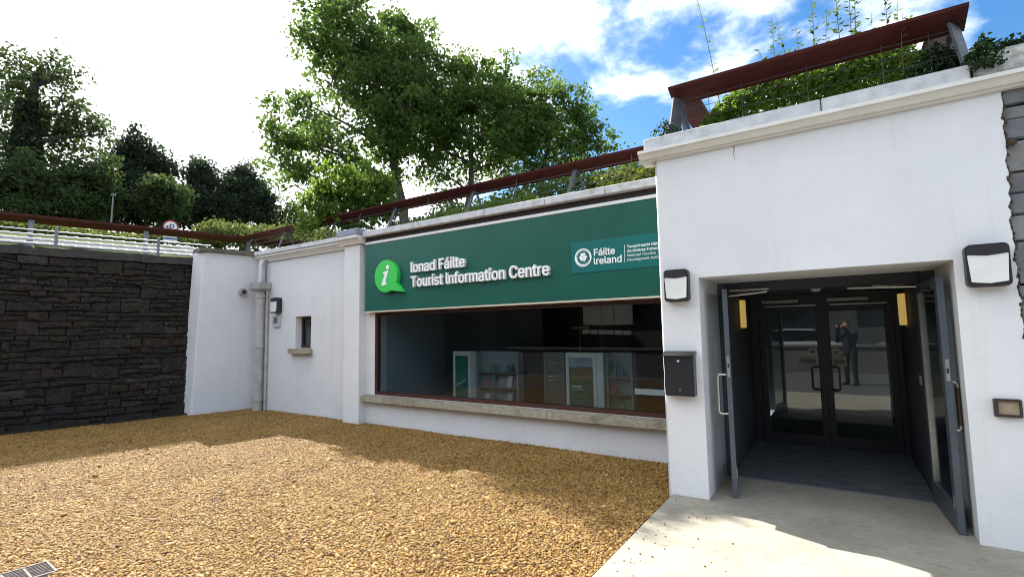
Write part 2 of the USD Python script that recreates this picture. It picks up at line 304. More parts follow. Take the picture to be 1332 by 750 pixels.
    pi.CreateOrientationsAttr(Vt.QuathArray([Gf.Quath(float(w), float(x), float(y), float(z)) for w, x, y, z in q]))
    pi.CreateProtoIndicesAttr(Vt.IntArray.FromNumpy(rng.integers(0, len(protos), n).astype(np.int32)))
    print('pebbles', n)
# ---- drain grate sunk in the gravel
GO, GU = V([-4.735, 1.253, 0.]), V([-0.9992, 0.041, 0.]); GV = V([-0.041, -0.9992, 0.])
def grate_mask(X, Y):
    u = (X - GO[0]) * GU[0] + (Y - GO[1]) * GU[1]; v = (X - GO[0]) * GV[0] + (Y - GO[1]) * GV[1]
    return (u > -0.005) & (u < 0.285) & (v > -0.005) & (v < 0.50)
def grate():
    IRON = mat('rusty_iron', (0.06, 0.046, 0.042), (0.15, 0.125, 0.115), 30, 0.7, c3=(0.10, 0.05, 0.03), s3=9)
    t = thing('drain_grate', 'rusty metal drain grate with slotted bars set in the gravel', 'drain grate')
    R = np.stack([GV, GU, V([0, 0, 1.])], 1); R[:, 1] *= np.sign(np.linalg.det(R)); k = np.sign(R[:, 1] @ GU)
    def b(u0, u1, v0, v1, z0, z1):
        u0, u1 = sorted((k * u0, k * u1)); return place(box(v0, v1, u0, u1, z0, z1, 0.002), R, GO)
    part(t, 'frame', [b(0, 0.018, 0, 0.50, -0.06, 0.010), b(0.262, 0.28, 0, 0.50, -0.06, 0.010), b(0.0185, 0.2615, 0, 0.018, -0.06, 0.010), b(0.0185, 0.2615, 0.482, 0.50, -0.06, 0.010)], IRON)
    for v in (0.135, 0.25, 0.365):
        part(t, 'rib', b(0.019, 0.261, v - 0.008, v + 0.008, -0.03, 0.008), IRON)
    for i in range(8):
        u = 0.034 + i * 0.0303
        part(t, 'bar', b(u - 0.005, u + 0.005, 0.0185, 0.4815, -0.03, 0.006), IRON)
    part(t, 'sump', b(0, 0.28, 0, 0.50, -0.075, -0.061), BLACK)
grate()
gravel()

def concrete():
    N = {'g': ('geometry', {}), 'n1': ('noise_texture', {'scale': 1.8, 'detail': 6, 'roughness': 0.65}), 'r1': ('rgb_ramp', {'ramp': [(0.3, (0.285, 0.262, 0.212)), (0.7, (0.39, 0.362, 0.295))]}),
         'mp': ('mapping', {'scale': (9.0, 26.0, 1.0)}), 'n2': ('noise_texture', {'scale': 1.0, 'detail': 8, 'roughness': 0.65}), 'm2': ('map_range', {'range_type': 'smoothstep', 'from_min': 0.50, 'from_max': 0.72, 'to_min': 0.0, 'to_max': 0.75, 'clamp': True}), 'x2': ('mix_color', {'b': (0.185, 0.172, 0.142)}),
         'n3': ('noise_texture', {'scale': 85.0, 'detail': 4, 'roughness': 0.7}), 'm3': ('map_range', {'from_min': 0.60, 'from_max': 0.68, 'to_min': 0.0, 'to_max': 0.7, 'clamp': True}), 'x3': ('mix_color', {'b': (0.13, 0.115, 0.09)}),
         'bn': ('noise_texture', {'scale': 60.0, 'detail': 7, 'roughness': 0.65}), 'bu': ('bump', {'strength': 0.5, 'distance': 0.006}), 'p': ('principled_bsdf', {'roughness': 0.92, 'specular_ior_level': 0.25})}
    L = [('g.position', 'n1.vector'), ('n1.fac', 'r1.fac'), ('g.position', 'mp.vector'), ('mp.vector', 'n2.vector'), ('n2.fac', 'm2.value'), ('m2.result', 'x2.fac'), ('r1.color', 'x2.a'),
         ('g.position', 'n3.vector'), ('n3.fac', 'm3.value'), ('m3.result', 'x3.fac'), ('x2.result', 'x3.a'), ('x3.result', 'p.base_color'), ('g.position', 'bn.vector'), ('bn.fac', 'bu.height'), ('bu.normal', 'p.normal')]
    return usdkit.material(stage, '/World/Looks/path_concrete', N, L, surface='p.BSDF')
CONC = concrete()
cp = sub(box(-1.474, 6.0, 1.9, 5.965, -0.25, 0.016, 0.012))
struct('concrete_path', cp, CONC)
struct('pavement', box(-1.40, 12.0, -4.2, 1.885, -0.2, 0.012), mat('dark_paving', (0.075, 0.075, 0.075), (0.11, 0.11, 0.108), 8, 0.9))  # out of view, dark ground that keeps the door reflections dark

# ================================================================== the left walls
def stone_wall():
    rng = np.random.default_rng(21)
    t = thing('stone_retaining_wall', 'dark rubble stone retaining wall in shade at the left of the gravel', 'stone wall')
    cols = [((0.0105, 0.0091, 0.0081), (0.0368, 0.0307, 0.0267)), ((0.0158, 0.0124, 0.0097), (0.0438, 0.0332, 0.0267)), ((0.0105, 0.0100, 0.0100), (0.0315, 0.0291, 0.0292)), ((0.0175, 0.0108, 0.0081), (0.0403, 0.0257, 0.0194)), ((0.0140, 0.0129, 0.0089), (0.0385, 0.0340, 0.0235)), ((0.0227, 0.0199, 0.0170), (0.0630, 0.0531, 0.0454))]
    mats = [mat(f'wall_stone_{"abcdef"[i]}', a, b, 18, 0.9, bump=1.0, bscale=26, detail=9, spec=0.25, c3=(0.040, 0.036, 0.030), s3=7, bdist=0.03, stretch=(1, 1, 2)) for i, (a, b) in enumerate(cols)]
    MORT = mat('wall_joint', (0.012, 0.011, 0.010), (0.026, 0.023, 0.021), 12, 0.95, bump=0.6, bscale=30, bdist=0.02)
    R = np.stack([WT, WN, V([0, 0, 1.])], 1)                     # local: s along, d out of the wall, z
    B = 0.07                                                     # batter
    def loc(s, d, z):
        s, d, z = np.broadcast_arrays(np.asarray(s, float), np.asarray(d, float), np.asarray(z, float))
        return WA + s[..., None] * WT + (d - B * z)[..., None] * WN + z[..., None] * V([0, 0, 1.])
    # core
    v = loc([-0.6, 45, 45, -0.6] * 2, [-0.06] * 4 + [-0.06 - 0.6] * 4, [-0.3, -0.3, 3.33, 3.33] * 2)
    part(t, 'core', trimesh.convex.convex_hull(v), MORT)
    HTOP = 3.20
    zs = [0.0]
    while zs[-1] < HTOP - 0.10:
        zs.append(zs[-1] + rng.choice([0.07, 0.095, 0.12, 0.15, 0.18], p=[.18, .28, .28, .18, .08]))
    zs[-1] = HTOP
    off = [rng.uniform(0, 99) for _ in zs]
    K = len(zs) - 1
    def bound(k, s):
        if k in (0, K):
            return zs[k] + 0 * np.asarray(s, float)
        q = np.asarray(s, float)
        return zs[k] + 0.085 * (meshkit.fbm(np.stack([q * 0.9, q * 0 + off[k] * 0.02, q * 0 + 3.3], -1), 2, 3) - 0.5) + 0.075 * (meshkit.fbm(np.stack([q * 3.2, q * 0 + off[k], q * 0], -1), 2, 9) - 0.5)
    count, taken = 0, {k: [] for k in range(K + 3)}
    def lay(s, s1, k0, k1, a=0.0, b=1.0):
        nonlocal count
        g = rng.uniform(0.0008, 0.0035)
        ss = np.linspace(s + g, s1 - g, 6)
        lo, hi = bound(k0, ss), bound(k1, ss)
        zb, zt = lo + (hi - lo) * a + g, lo + (hi - lo) * b - g
        zt = np.maximum(zt, zb + 0.025)
        zb[1:-1] += rng.uniform(-0.006, 0.010, 4); zt[1:-1] -= rng.uniform(-0.006, 0.012, 4)
        drop = V([1, .35, 0, 0, .35, 1]) * min(0.022, 0.16 * (zt - zb).min()) * rng.random()
        skew = rng.uniform(-0.03, 0.03)
        P = np.concatenate([np.stack([ss, zb], 1), np.stack([ss[::-1] + V([skew, .4 * skew, 0, 0, .4 * skew, skew]), (zt - drop)[::-1]], 1)])
        cen = P.mean(0); n = len(P)
        d0 = rng.uniform(-0.022, 0.030); tilt = rng.uniform(-0.09, 0.09, 2)
        ch = min(0.016, 0.22 * (zt - zb).min())
        inner = cen + (P - cen) * (1 - ch * rng.uniform(0.6, 1.4, (n, 1)) / np.maximum(np.abs(P - cen).max(0), 0.02))
        mid = cen + (inner - cen) * V([0.5, 0.45]) + rng.normal(0, 0.006, (n, 2))
        depth = lambda Q, base: base + np.clip((Q - cen) @ tilt, -0.02, 0.02)
        v = np.vstack([loc(P[:, 0], np.full(n, -0.09), P[:, 1]), loc(P[:, 0], depth(P, d0 - 0.016) + rng.normal(0, 0.004, n), P[:, 1]), loc(inner[:, 0], depth(inner, d0) + rng.normal(0, 0.004, n), inner[:, 1]),
                       loc(mid[:, 0], depth(mid, d0 + 0.004) + rng.normal(0, 0.006, n), mid[:, 1]), loc(cen[0], d0 + rng.uniform(0.0, 0.010), cen[1])[None]])
        i = np.arange(n); j = (i + 1) % n; f = []
        for q in (0, n, 2 * n):
            f += [np.stack([q + i, q + j, q + n + j], 1), np.stack([q + i, q + n + j, q + n + i], 1)]
        f.append(np.stack([3 * n + i, 3 * n + j, np.full(n, 4 * n)], 1))
        m = trimesh.Trimesh(v, np.vstack(f), process=False)
        if m.volume < 0:
            m.invert()
        part(t, 'stone', m, mats[rng.choice(6, p=[.26, .22, .20, .10, .15, .07])]); count += 1
    for k in range(K):
        s = -0.3 - rng.uniform(0, 0.2)
        while s < 3.95:
            hit = [q for q in taken[k] if q[0] < s + 0.02 < q[1]]
            if hit:
                s = hit[0][1]; continue
            nxt = min([q[0] for q in taken[k] if q[0] > s] + [99])
            L = float(np.exp(rng.normal(math.log(0.33), 0.46))); L = min(max(L, 0.13), 0.95)
            s1 = s + L
            if s1 > nxt - 0.09:
                s1 = nxt
            h = zs[k + 1] - zs[k]
            if k + 2 <= K and rng.random() < 0.13 and s1 - s < 0.6 and s1 - s > 0.16 and not any(q[0] < s1 and q[1] > s for q in taken[k + 1]):
                taken[k + 1].append((s, s1)); lay(s, s1, k, k + 2)
            elif h > 0.14 and rng.random() < 0.30:
                c = rng.uniform(0.35, 0.65); lay(s, s1, k, k + 1, 0, c); lay(s, s1, k, k + 1, c, 1)
            else:
                lay(s, s1, k, k + 1)
            s = s1
    # small pale chips of quartz in the face
    QZ = mat('quartz_chip', (0.16, 0.15, 0.13), rough=0.6)
    for _ in range(34):
        m = trimesh.creation.icosphere(1, rng.uniform(0.006, 0.016)); m.apply_scale([1.5, 1.0, 0.7]); m.vertices += rng.normal(0, 0.002, m.vertices.shape); m.apply_translation(loc(rng.uniform(0.2, 3.8), 0.024, rng.uniform(0.2, 3.0)))
        part(t, 'quartz_chip', m, QZ)
    # rough concrete coping, in lengths
    s = -0.4
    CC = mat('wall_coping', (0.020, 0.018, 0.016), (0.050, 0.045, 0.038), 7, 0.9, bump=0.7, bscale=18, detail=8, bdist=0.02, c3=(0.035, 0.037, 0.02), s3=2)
    for L in (1.45, 1.6, 1.3, 1.7, 1.5, 1.6):
        ss = np.linspace(s + 0.004, s + L - 0.004, 9); up = 3.385 + 0.02 * rng.uniform(-1, 1, 9); dn = np.full(9, HTOP + 0.004) + rng.uniform(0, 0.02, 9); dd = 0.035 + 0.012 * rng.uniform(-1, 1, 9)
        ring = [loc(ss, -0.62, dn), loc(ss, dd, dn), loc(ss, dd - 0.006, up - 0.02), loc(ss, dd - 0.03, up), loc(ss, -0.62, up)]
        v = np.stack(ring, 1).reshape(-1, 3); f = []
        for q in range(8):
            for e in range(5):
                a, b, c, d = q * 5 + e, q * 5 + (e + 1) % 5, (q + 1) * 5 + (e + 1) % 5, (q + 1) * 5 + e
                f += [(a, c, b), (a, d, c)]
        f += [(0, 1, 2), (0, 2, 3), (0, 3, 4)] + [(40 + a, 40 + c, 40 + b) for a, b, c in ((0, 1, 2), (0, 2, 3), (0, 3, 4))]
        m = trimesh.Trimesh(v, f, process=False)
        if m.volume < 0:
            m.invert()
        part(t, 'coping', m, CC); s += L
    # narrow kerb at the foot
    kv = loc([0.15, 9, 9, 0.15] * 2, [0.0] * 4 + [0.10] * 4, [-0.2, -0.2, 0.035, 0.035] * 2)
    part(t, 'kerb', trimesh.convex.convex_hull(kv), mats[4])
    print('stones', count)
    return loc
wall_loc = stone_wall()

def side_wall():
    t = thing('white_side_wall', 'short white rendered wall with dark mossy cap between stone wall and corner pipe', 'wall')
    A, B_, C = V([-11.205, 6.215]), V([-11.44, 5.015]), V([-11.805, 4.975])
    back = V([-12.45, 5.2]); backr = V([-12.25, 6.9])
    cor = lambda P, Q, r: P + (Q - P) / np.linalg.norm(Q - P) * r
    poly = Polygon([A, cor(B_, A, 0.03), cor(B_, C, 0.03), C, back, backr, V([-11.06, 6.9])])
    dd = (A - B_) / np.linalg.norm(A - B_)
    lo = [cor(B_, A, 0.03), cor(B_, C, 0.03), C]; bot = lo + [back, backr, V([-11.06, 6.9]), A]; top = [q + dd * 0.14 for q in lo] + [back + dd * 0.14, backr, V([-11.06, 6.9]), A]
    lean = trimesh.convex.convex_hull(np.array([[*q, -0.2] for q in bot] + [[*q, 3.47] for q in top]))
    part(t, 'wall', lean, RENDER, 12)
    # cap slabs over the wall, overhanging
    d = (B_ - A) / np.linalg.norm(B_ - A); nrm = V([-d[1], d[0]]); nrm = nrm if nrm[0] > 0 else -nrm
    P0, P1 = A + nrm * 0.07 - d * 0.1, B_ + nrm * 0.07 - d * 0.06
    mid = P0 + (P1 - P0) * 0.52
    for a, b in ((P0, mid - d * -0.0), (mid + d * 0.005, P1)):
        part(t, 'cap_slab', plan_prism(Polygon([a, b, b - nrm * 0.62, a - nrm * 0.62]), 3.474, 3.565), MOSSY)
side_wall()

# ================================================================== the building
YF, YB = 6.20, 5.04                      # plane of the long facade, plane of the entrance block
def building():
    t = thing('visitor_centre', 'long white rendered single storey building with wide shop window and projecting entrance block', 'building')
    # ---- left section with the small window
    hole = box(-9.66, -9.12, 6.0, 6.7, 1.355, 2.025)
    part(t, 'left_wall', sub(box(-11.6, -7.60, 6.235, 6.60, -0.2, 3.30), hole), RENDER)
    part(t, 'left_wall_core', box(-9.9, -8.9, 6.601, 6.62, 1.2, 2.2), ALUDARK)  # dark sheet closing the opening behind the small window
    w = part(t, 'small_window', sub(box(-9.655, -9.125, 6.375, 6.43, 1.36, 2.02), box(-9.605, -9.175, 6.3, 6.5, 1.41, 1.97)), FRAME)
    part(w, 'pane', box(-9.61, -9.17, 6.40, 6.404, 1.405, 1.975), GLASS)
    part(w, 'curtain', box(-9.60, -9.18, 6.47, 6.475, 1.40, 1.80), mat('net_curtain', (0.30, 0.33, 0.34), (0.40, 0.43, 0.44), 30, 0.9))
    part(w, 'sill', box(-9.78, -9.06, 6.13, 6.37, 1.245, 1.352, 0.006), SILL)
    # cornice and coping of the left section, and round the pilaster
    def prof(y0, z0, k=0.0):
        return [(6.36, z0), (y0 - 0.035, z0), (y0 - 0.045, z0 + 0.03), (y0 - 0.06, z0 + 0.045), (y0 - 0.085, z0 + 0.075), (y0 - 0.115, z0 + 0.098), (y0 - 0.125, z0 + 0.105), (y0 - 0.125, z0 + 0.148), (6.36, z0 + 0.148)]
    part(t, 'cornice', along_x(prof(6.235, 3.302), -11.08, -7.88), TRIM)
    part(t, 'pilaster', [box(-7.83, -7.385, 6.045, 6.40, -0.2, 3.318, 0.006)], RENDER)
    part(t, 'cornice', along_x([(y, z + 0.016) for y, z in prof(6.045, 3.304)], -7.91, -7.325), TRIM)
    part(t, 'pilaster_cap', [box(-7.93, -7.32, 5.925, 6.45, 3.472, 3.60, 0.012)], LEAD)
    x = -11.10
    for L in (0.18, 1.5, 1.48):
        part(t, 'coping', box(x + 0.004, x + L - 0.004, 6.085, 6.62, 3.453, 3.545, 0.006), COPING); x += L
    # ---- the shop window section
    part(t, 'shop_wall', sub(box(-7.42, -1.30, YF, 6.48, -0.2, 3.30), box(-7.135, -1.56, 6.0, 6.7, 0.53, 2.02)), RENDER)
    for a, b in ((-7.36, -5.42), (-5.412, -3.47), (-3.462, -1.5)):
        part(t, 'window_sill', along_x([(6.205, 0.40), (6.085, 0.405), (6.075, 0.415), (6.075, 0.495), (6.085, 0.503), (6.205, 0.528)], a, b), SILL)
    f = part(t, 'shop_window', sub(box(-7.133, -1.562, 6.205, 6.285, 0.532, 2.017), box(-7.075, -1.62, 6.1, 6.4, 0.592, 1.962)), FRAME)
    part(f, 'pane', box(-7.08, -1.615, 6.244, 6.248, 0.588, 1.966), GLASS)
    part(t, 'fascia_board', box(-7.318, -1.515, 6.125, 6.30, 3.336, 3.424), DARKSTRIP)  # dark brown strip filling the gap between coping and sign trim
    x = -7.315
    for L in (1.32, 1.52, 1.08, 0.92, 0.97):
        part(t, 'coping', box(x + 0.0035, x + L - 0.0035, 6.03, 6.62, 3.427, 3.535, 0.008), COPING); x += L
    part(t, 'roof_slab', box(-11.0, -1.2, 6.5, 10.2, 2.62, 3.26), ALUDARK)
    # ---- the entrance block
    rng = np.random.default_rng(5)
    zz = np.arange(0.0, 3.401, 0.05); xx = 1.128 + 0.012 * rng.uniform(-1, 1, len(zz)) + 0.012 * np.sin(zz * 2.1)
    xx[zz < 1.55] = 1.155 + 0.01 * rng.uniform(-1, 1, (zz < 1.55).sum())
    outline = Polygon([(-1.51, -0.2), (1.16, -0.2)] + list(zip(xx, zz)) + [(-1.51, 3.40)])
    blk = front_prism(outline, YB, 5.95)
    blk = sub(blk, box(-1.12, 0.775, 4.8, 6.2, -0.3, 2.135))
    cut = 0.045                                                # worn, rounded corner that catches the sun
    corner = sub(box(-1.56, -1.51 + cut, YB - 0.05, YB + cut, -0.3, 3.5), trimesh.creation.cylinder(radius=cut, height=8, sections=32, transform=trimesh.transformations.translation_matrix([-1.51 + cut, YB + cut, 0])))
    blk = sub(blk, corner)
    part(t, 'entrance_wall', blk, RENDER, 30)
    part(t, 'entrance_side_wall', box(-1.51, -1.135, 5.952, 8.6, -0.2, 3.40), RENDER)
    part(t, 'entrance_side_wall', box(0.79, 3.6, 5.952, 8.6, -0.2, 3.40), RENDER)
    part(t, 'entrance_roof', box(-1.135, 0.79, 5.952, 10.2, 2.30, 3.38), ALUDARK)
    CR = lambda a, b: along_x([(5.2, 3.385), (5.015, 3.385), (5.005, 3.390), (5.005, 3.404), (4.985, 3.408), (4.945, 3.455), (4.930, 3.460), (4.930, 3.492), (5.2, 3.492)], a, b)
    part(t, 'cornice', CR(-1.645, 3.4), TRIM)
    part(t, 'coping', box(-1.590, -0.012, 4.972, 5.42, 3.499, 3.622, 0.008), COPING)
    part(t, 'coping', box(-0.004, 0.965, 4.972, 5.42, 3.499, 3.622, 0.008), COPING)
    LICH = mat('lichen_coping', (0.30, 0.31, 0.29), (0.55, 0.56, 0.52), 16, 0.9, bump=0.5, bscale=30, c3=(0.16, 0.17, 0.10), s3=5)
    part(t, 'coping', box(0.985, 3.4, 4.985, 5.42, 3.499, 3.70, 0.02), LICH)
    for x0, x1 in ((-1.565, -1.2), (3.0, 3.4)):
        part(t, 'coping', box(x0, x1, 5.43, 8.6, 3.41, 3.60, 0.01), COPING)
    # hairline crack
    CR_ = mat('crack_line', (0.22, 0.17, 0.11), rough=0.9)
    part(t, 'crack', [tube([(-0.735, YB - 0.0005, 3.40), (-0.73, YB - 0.0005, 3.35), (-0.738, YB - 0.0005, 3.30), (-0.733, YB - 0.0005, 3.24)], [0.005, 0.004, 0.003, 0.001], 5)], CR_)
    # moss and soil along the ragged edge of the render
    MOSS = mat('edge_moss', (0.03, 0.021, 0.014), (0.075, 0.05, 0.03), 30, 0.95, bump=0.6, bscale=60)
    lumps = []
    for z, xe in zip(zz, xx):
        if z > 1.2:
            for _ in range(3):
                m = trimesh.creation.icosphere(1, rng.uniform(0.004, 0.012)); m.apply_scale([0.8, 0.8, 1.5]); m.apply_translation([xe + rng.uniform(0.0, 0.012), YB + rng.uniform(-0.002, 0.012), z + rng.uniform(-0.025, 0.025)]); lumps.append(m)
    m = trimesh.creation.icosphere(2, 0.028); m.vertices *= (1 + 0.5 * (meshkit.noise(np.array(m.vertices) * 70) - 0.5))[:, None]; m.apply_translation([1.165, YB - 0.005, 2.98]); lumps.append(m)
    part(t, 'edge_moss', lumps, MOSS, kind='stuff')
    # ---- rooms behind the glass
    WALLIN = mat('room_wall', (0.17, 0.20, 0.24), (0.20, 0.23, 0.27), 1, 0.7)
    PANEL = mat('room_panel', (0.075, 0.078, 0.085), (0.095, 0.098, 0.105), 2, 0.35)
    CEIL = mat('room_ceiling', (0.30, 0.31, 0.32), rough=0.9)
    part(t, 'room_floor', box(-7.6, -1.3, 6.49, 10.2, -0.1, 0.06), mat('room_floor', (0.05, 0.052, 0.058), (0.07, 0.072, 0.08), 3, 0.4))
    part(t, 'room_side_wall', box(-7.6, -7.15, 6.49, 10.2, 0.06, 2.62), mat('room_wall_lit', (0.33, 0.40, 0.46), rough=0.7))  # left wall paler than the other room walls, its light painted into the colour
    part(t, 'room_side_wall', box(-1.5, -1.3, 6.49, 10.2, 0.06, 2.62), WALLIN)
    part(t, 'room_ceiling', box(-7.15, -1.5, 6.49, 10.2, 2.50, 2.615), CEIL)
    part(t, 'room_back_wall', box(-7.15, -1.5, 9.9, 10.2, 0.06, 2.50), PANEL)
    for a, b, y in ((-7.14, -6.35, 8.15), (-6.34, -5.50, 8.15), (-5.49, -4.70, 8.15)):
        part(t, 'partition_panel', box(a, b, y, y + 0.05, 0.07, 2.49, 0.004), mat('partition_blue', (0.10, 0.115, 0.14), (0.12, 0.135, 0.16), 2, 0.3))
    for a, b in ((-4.68, -4.02), (-4.0, -3.32)):
        part(t, 'partition_panel', box(a, b, 8.9, 8.95, 0.07, 2.49, 0.004), mat('partition_brown', (0.055, 0.053, 0.050), (0.065, 0.062, 0.058), 2, 0.3))
    return t
BUILDING = building()

def slate_wall():
    """the slate clad wall beside the entrance block"""
    rng = np.random.default_rng(33)
    t = thing('slate_wall', 'grey slate block wall at the far right edge beside the white entrance', 'stone wall')
    mats = [mat(f'slate_{"abcd"[i]}', a, b, 6, 0.75, bump=0.6, bscale=26, detail=7, bdist=0.012, c3=(0.14, 0.13, 0.115), s3=4) for i, (a, b) in enumerate([((0.12, 0.13, 0.14), (0.19, 0.20, 0.21)), ((0.15, 0.154, 0.157), (0.22, 0.222, 0.222)), ((0.105, 0.112, 0.122), (0.16, 0.168, 0.178)), ((0.165, 0.155, 0.14), (0.23, 0.215, 0.195))])]
    part(t, 'core', box(1.10, 3.6, YB + 0.075, 5.95, -0.2, 3.38), mat('slate_joint', (0.02, 0.018, 0.016), (0.05, 0.04, 0.03), 20, 0.95))
    z = 0.0
    while z < 3.37:
        h = rng.choice([0.10, 0.16, 0.24, 0.32, 0.20]); h = min(h, 3.395 - z)
        if 3.395 - z - h < 0.08:
            h = 3.395 - z
        x = 1.085 + rng.uniform(0, 0.02)
        while x < 2.9:
            L = rng.uniform(0.16, 0.5) if x > 1.3 else rng.uniform(0.10, 0.40)
            rows = [(z, z + h)] if h < 0.22 or rng.random() < 0.5 or L > 0.3 else [(z, z + h * 0.45), (z + h * 0.45, z + h)]
            for a, b in rows:
                g = rng.uniform(0.004, 0.008); y0 = YB + rng.uniform(0.018, 0.040)
                m = box(x + g, x + L - g, y0, YB + 0.12, a + g, b - g, 0.008)
                m.vertices[:] = m.vertices + rng.normal(0, 0.0035, m.vertices.shape)
                part(t, 'stone', m, mats[rng.choice(4, p=[.35, .25, .25, .15])])
            x += L
        z += h
slate_wall()

# ================================================================== signs
def letters_of(text, height, width, depth, bold=True):
    """one mesh per character, in reading order, scaled to the width"""
    m = meshkit.text_mesh(text.replace('I', 'l'), height, depth, bold=bold)     # a plain bar for capital I
    m.merge_vertices()
    m.apply_translation([-m.bounds[0][0], 0, 0]); m.apply_scale([width / m.bounds[1][0] if width else 1, 1, 1])
    comps = sorted(m.split(only_watertight=False), key=lambda c: c.bounds[0][0]); out = []
    for c in comps:
        a, b = c.bounds[0][0], c.bounds[1][0]
        if out:
            A, B = out[-1].bounds[0][0], out[-1].bounds[1][0]
            if min(b, B) - max(a, A) > 0.35 * min(b - a, B - A):
                out[-1] = trimesh.util.concatenate([out[-1], c]); continue
        out.append(c)
    chars = [c for c in text if c != ' ']; cap = max(out[0].bounds[1][1], 1e-6)
    if len(chars) == len(out):
        ups = [q.bounds[1][1] for c, q in zip(chars, out) if c in 'TCFNADE']
        for c, q in zip(chars, out):
            if c == 'I':
                q.apply_scale([1.08, (ups[0] if ups else 0.93 * q.bounds[1][1]) / q.bounds[1][1], 1]) if False else q.vertices.__setitem__((slice(None), 1), np.array(q.vertices)[:, 1] * (ups[0] if ups else 0.93 * q.bounds[1][1]) / q.bounds[1][1])
    return out
def text_on(parent, name, text, height, x0, x1, z, y_front, y_back, m, bold=True, each=True):
    ls = letters_of(text, height, x1 - x0 if x1 else None, y_back - y_front, bold)
    ms = [place(l, TOFRONT, [x0, y_back, z]) for l in ls]
    if each:
        for q in ms:
            part(parent, name, q, m)
    else:
        part(parent, name, ms, m)
def sign():
    t = thing('shop_sign', 'long dark green fascia sign with raised white lettering above the shop window', 'sign')
    part(t, 'panel', box(-7.292, -1.515, 6.10, 6.19, 2.048, 3.286, 0.004), GREEN)
    part(t, 'top_trim', box(-7.305, -1.515, 6.092, 6.19, 3.288, 3.334, 0.003), mat('trim_white', (0.70, 0.71, 0.72), rough=0.5))
    part(t, 'bottom_trim', box(-7.292, -1.515, 6.092, 6.19, 2.024, 2.046, 0.003), mat('trim_cream', (0.62, 0.58, 0.48), rough=0.6))
    text_on(t, 'letter', 'Ionad F\u00e1ilte', 0.170, -6.068, -4.882, 2.676, 6.046, 6.0995, LETTER)
    text_on(t, 'letter', 'Tourist Information Centre', 0.176, -6.068, -3.356, 2.424, 6.046, 6.0995, LETTER)
    disc = Point(-6.655, 2.652).buffer(0.288, quad_segs=24)
    tail = Polygon([(-6.60, 2.40), (-6.235, 2.352), (-6.40, 2.53), (-6.5, 2.62)])
    b = part(t, 'speech_bubble', front_prism(unary_union([disc, tail]), 6.022, 6.0995), LIME)
    dot = Point(-6.605, 2.805).buffer(0.038, quad_segs=8)
    sh = lambda z: -6.665 + (z - 2.62) * 0.28
    stem = Polygon([(sh(2.735) - 0.075, 2.715), (sh(2.735) + 0.045, 2.745), (sh(2.54) + 0.018, 2.545), (sh(2.52) + 0.06, 2.53), (sh(2.49) + 0.05, 2.498), (sh(2.47) - 0.03, 2.485), (sh(2.51) - 0.055, 2.515), (sh(2.69) - 0.02, 2.69), (sh(2.70) - 0.075, 2.695)]).buffer(0.006)
    part(b, 'letter', front_prism(unary_union([dot, stem]), 6.016, 6.0215), LETTER)
    # the teal logo panel
    p = part(t, 'logo_panel', box(-3.021, -1.515, 6.094, 6.0995, 2.415, 2.842), TEAL)
    cx, cz = -2.846, 2.621
    ring = Point(cx, cz).buffer(0.125, quad_segs=24).difference(Point(cx + 0.004, cz + 0.002).buffer(0.093, quad_segs=24))
    for a0 in (25, 205):
        a = np.radians(np.linspace(a0, a0 + 150, 24)); r0 = np.linspace(0.116, 0.104, 24); r1 = r0 - np.linspace(0.002, 0.009, 24)
        ring = ring.difference(Polygon([(cx + r * math.cos(q), cz + r * math.sin(q)) for q, r in zip(a, r0)] + [(cx + r * math.cos(q), cz + r * math.sin(q)) for q, r in zip(a[::-1], r1[::-1])]))
    part(p, 'emblem', front_prism(ring, 6.0915, 6.0938), LETTER)
    hearts = []
    for a in (90, 210, 330):
        h = unary_union([Point(0.035, 0.017).buffer(0.0215), Point(0.035, -0.017).buffer(0.0215), Polygon([(0.002, 0), (0.022, 0.034), (0.05, 0.01), (0.05, -0.01), (0.022, -0.034)])])
        hearts.append(affinity.translate(affinity.rotate(h, a, origin=(0, 0)), cx, cz + 0.008))
    hearts.append(Polygon([(cx - 0.004, cz), (cx + 0.006, cz), (cx + 0.018, cz - 0.062), (cx + 0.008, cz - 0.064)]))
    part(p, 'emblem', front_prism(unary_union(hearts), 6.0915, 6.0938), LETTER)
    text_on(p, 'lettering', 'F\u00e1ilte', 0.090, -2.685, -2.385, 2.629, 6.0915, 6.0938, LETTER, True, False)
    text_on(p, 'lettering', 'Ireland', 0.090, -2.689, -2.296, 2.515, 6.0915, 6.0938, LETTER, True, False)
    part(p, 'divider', box(-2.259, -2.253, 6.0915, 6.0938, 2.503, 2.732), LETTER)
    for k, (s, bold) in enumerate((('Turas\u00f3ireacht N\u00e1isi\u00fanta', True), ('An t\u00dadar\u00e1s Forbartha', True), ('National Tourism', False), ('Development Authority', False))):
        text_on(p, 'lettering', s, 0.034, -2.220, None, (2.687, 2.629, 2.572, 2.515)[k], 6.0915, 6.0938, LETTER, bold, False)
sign()

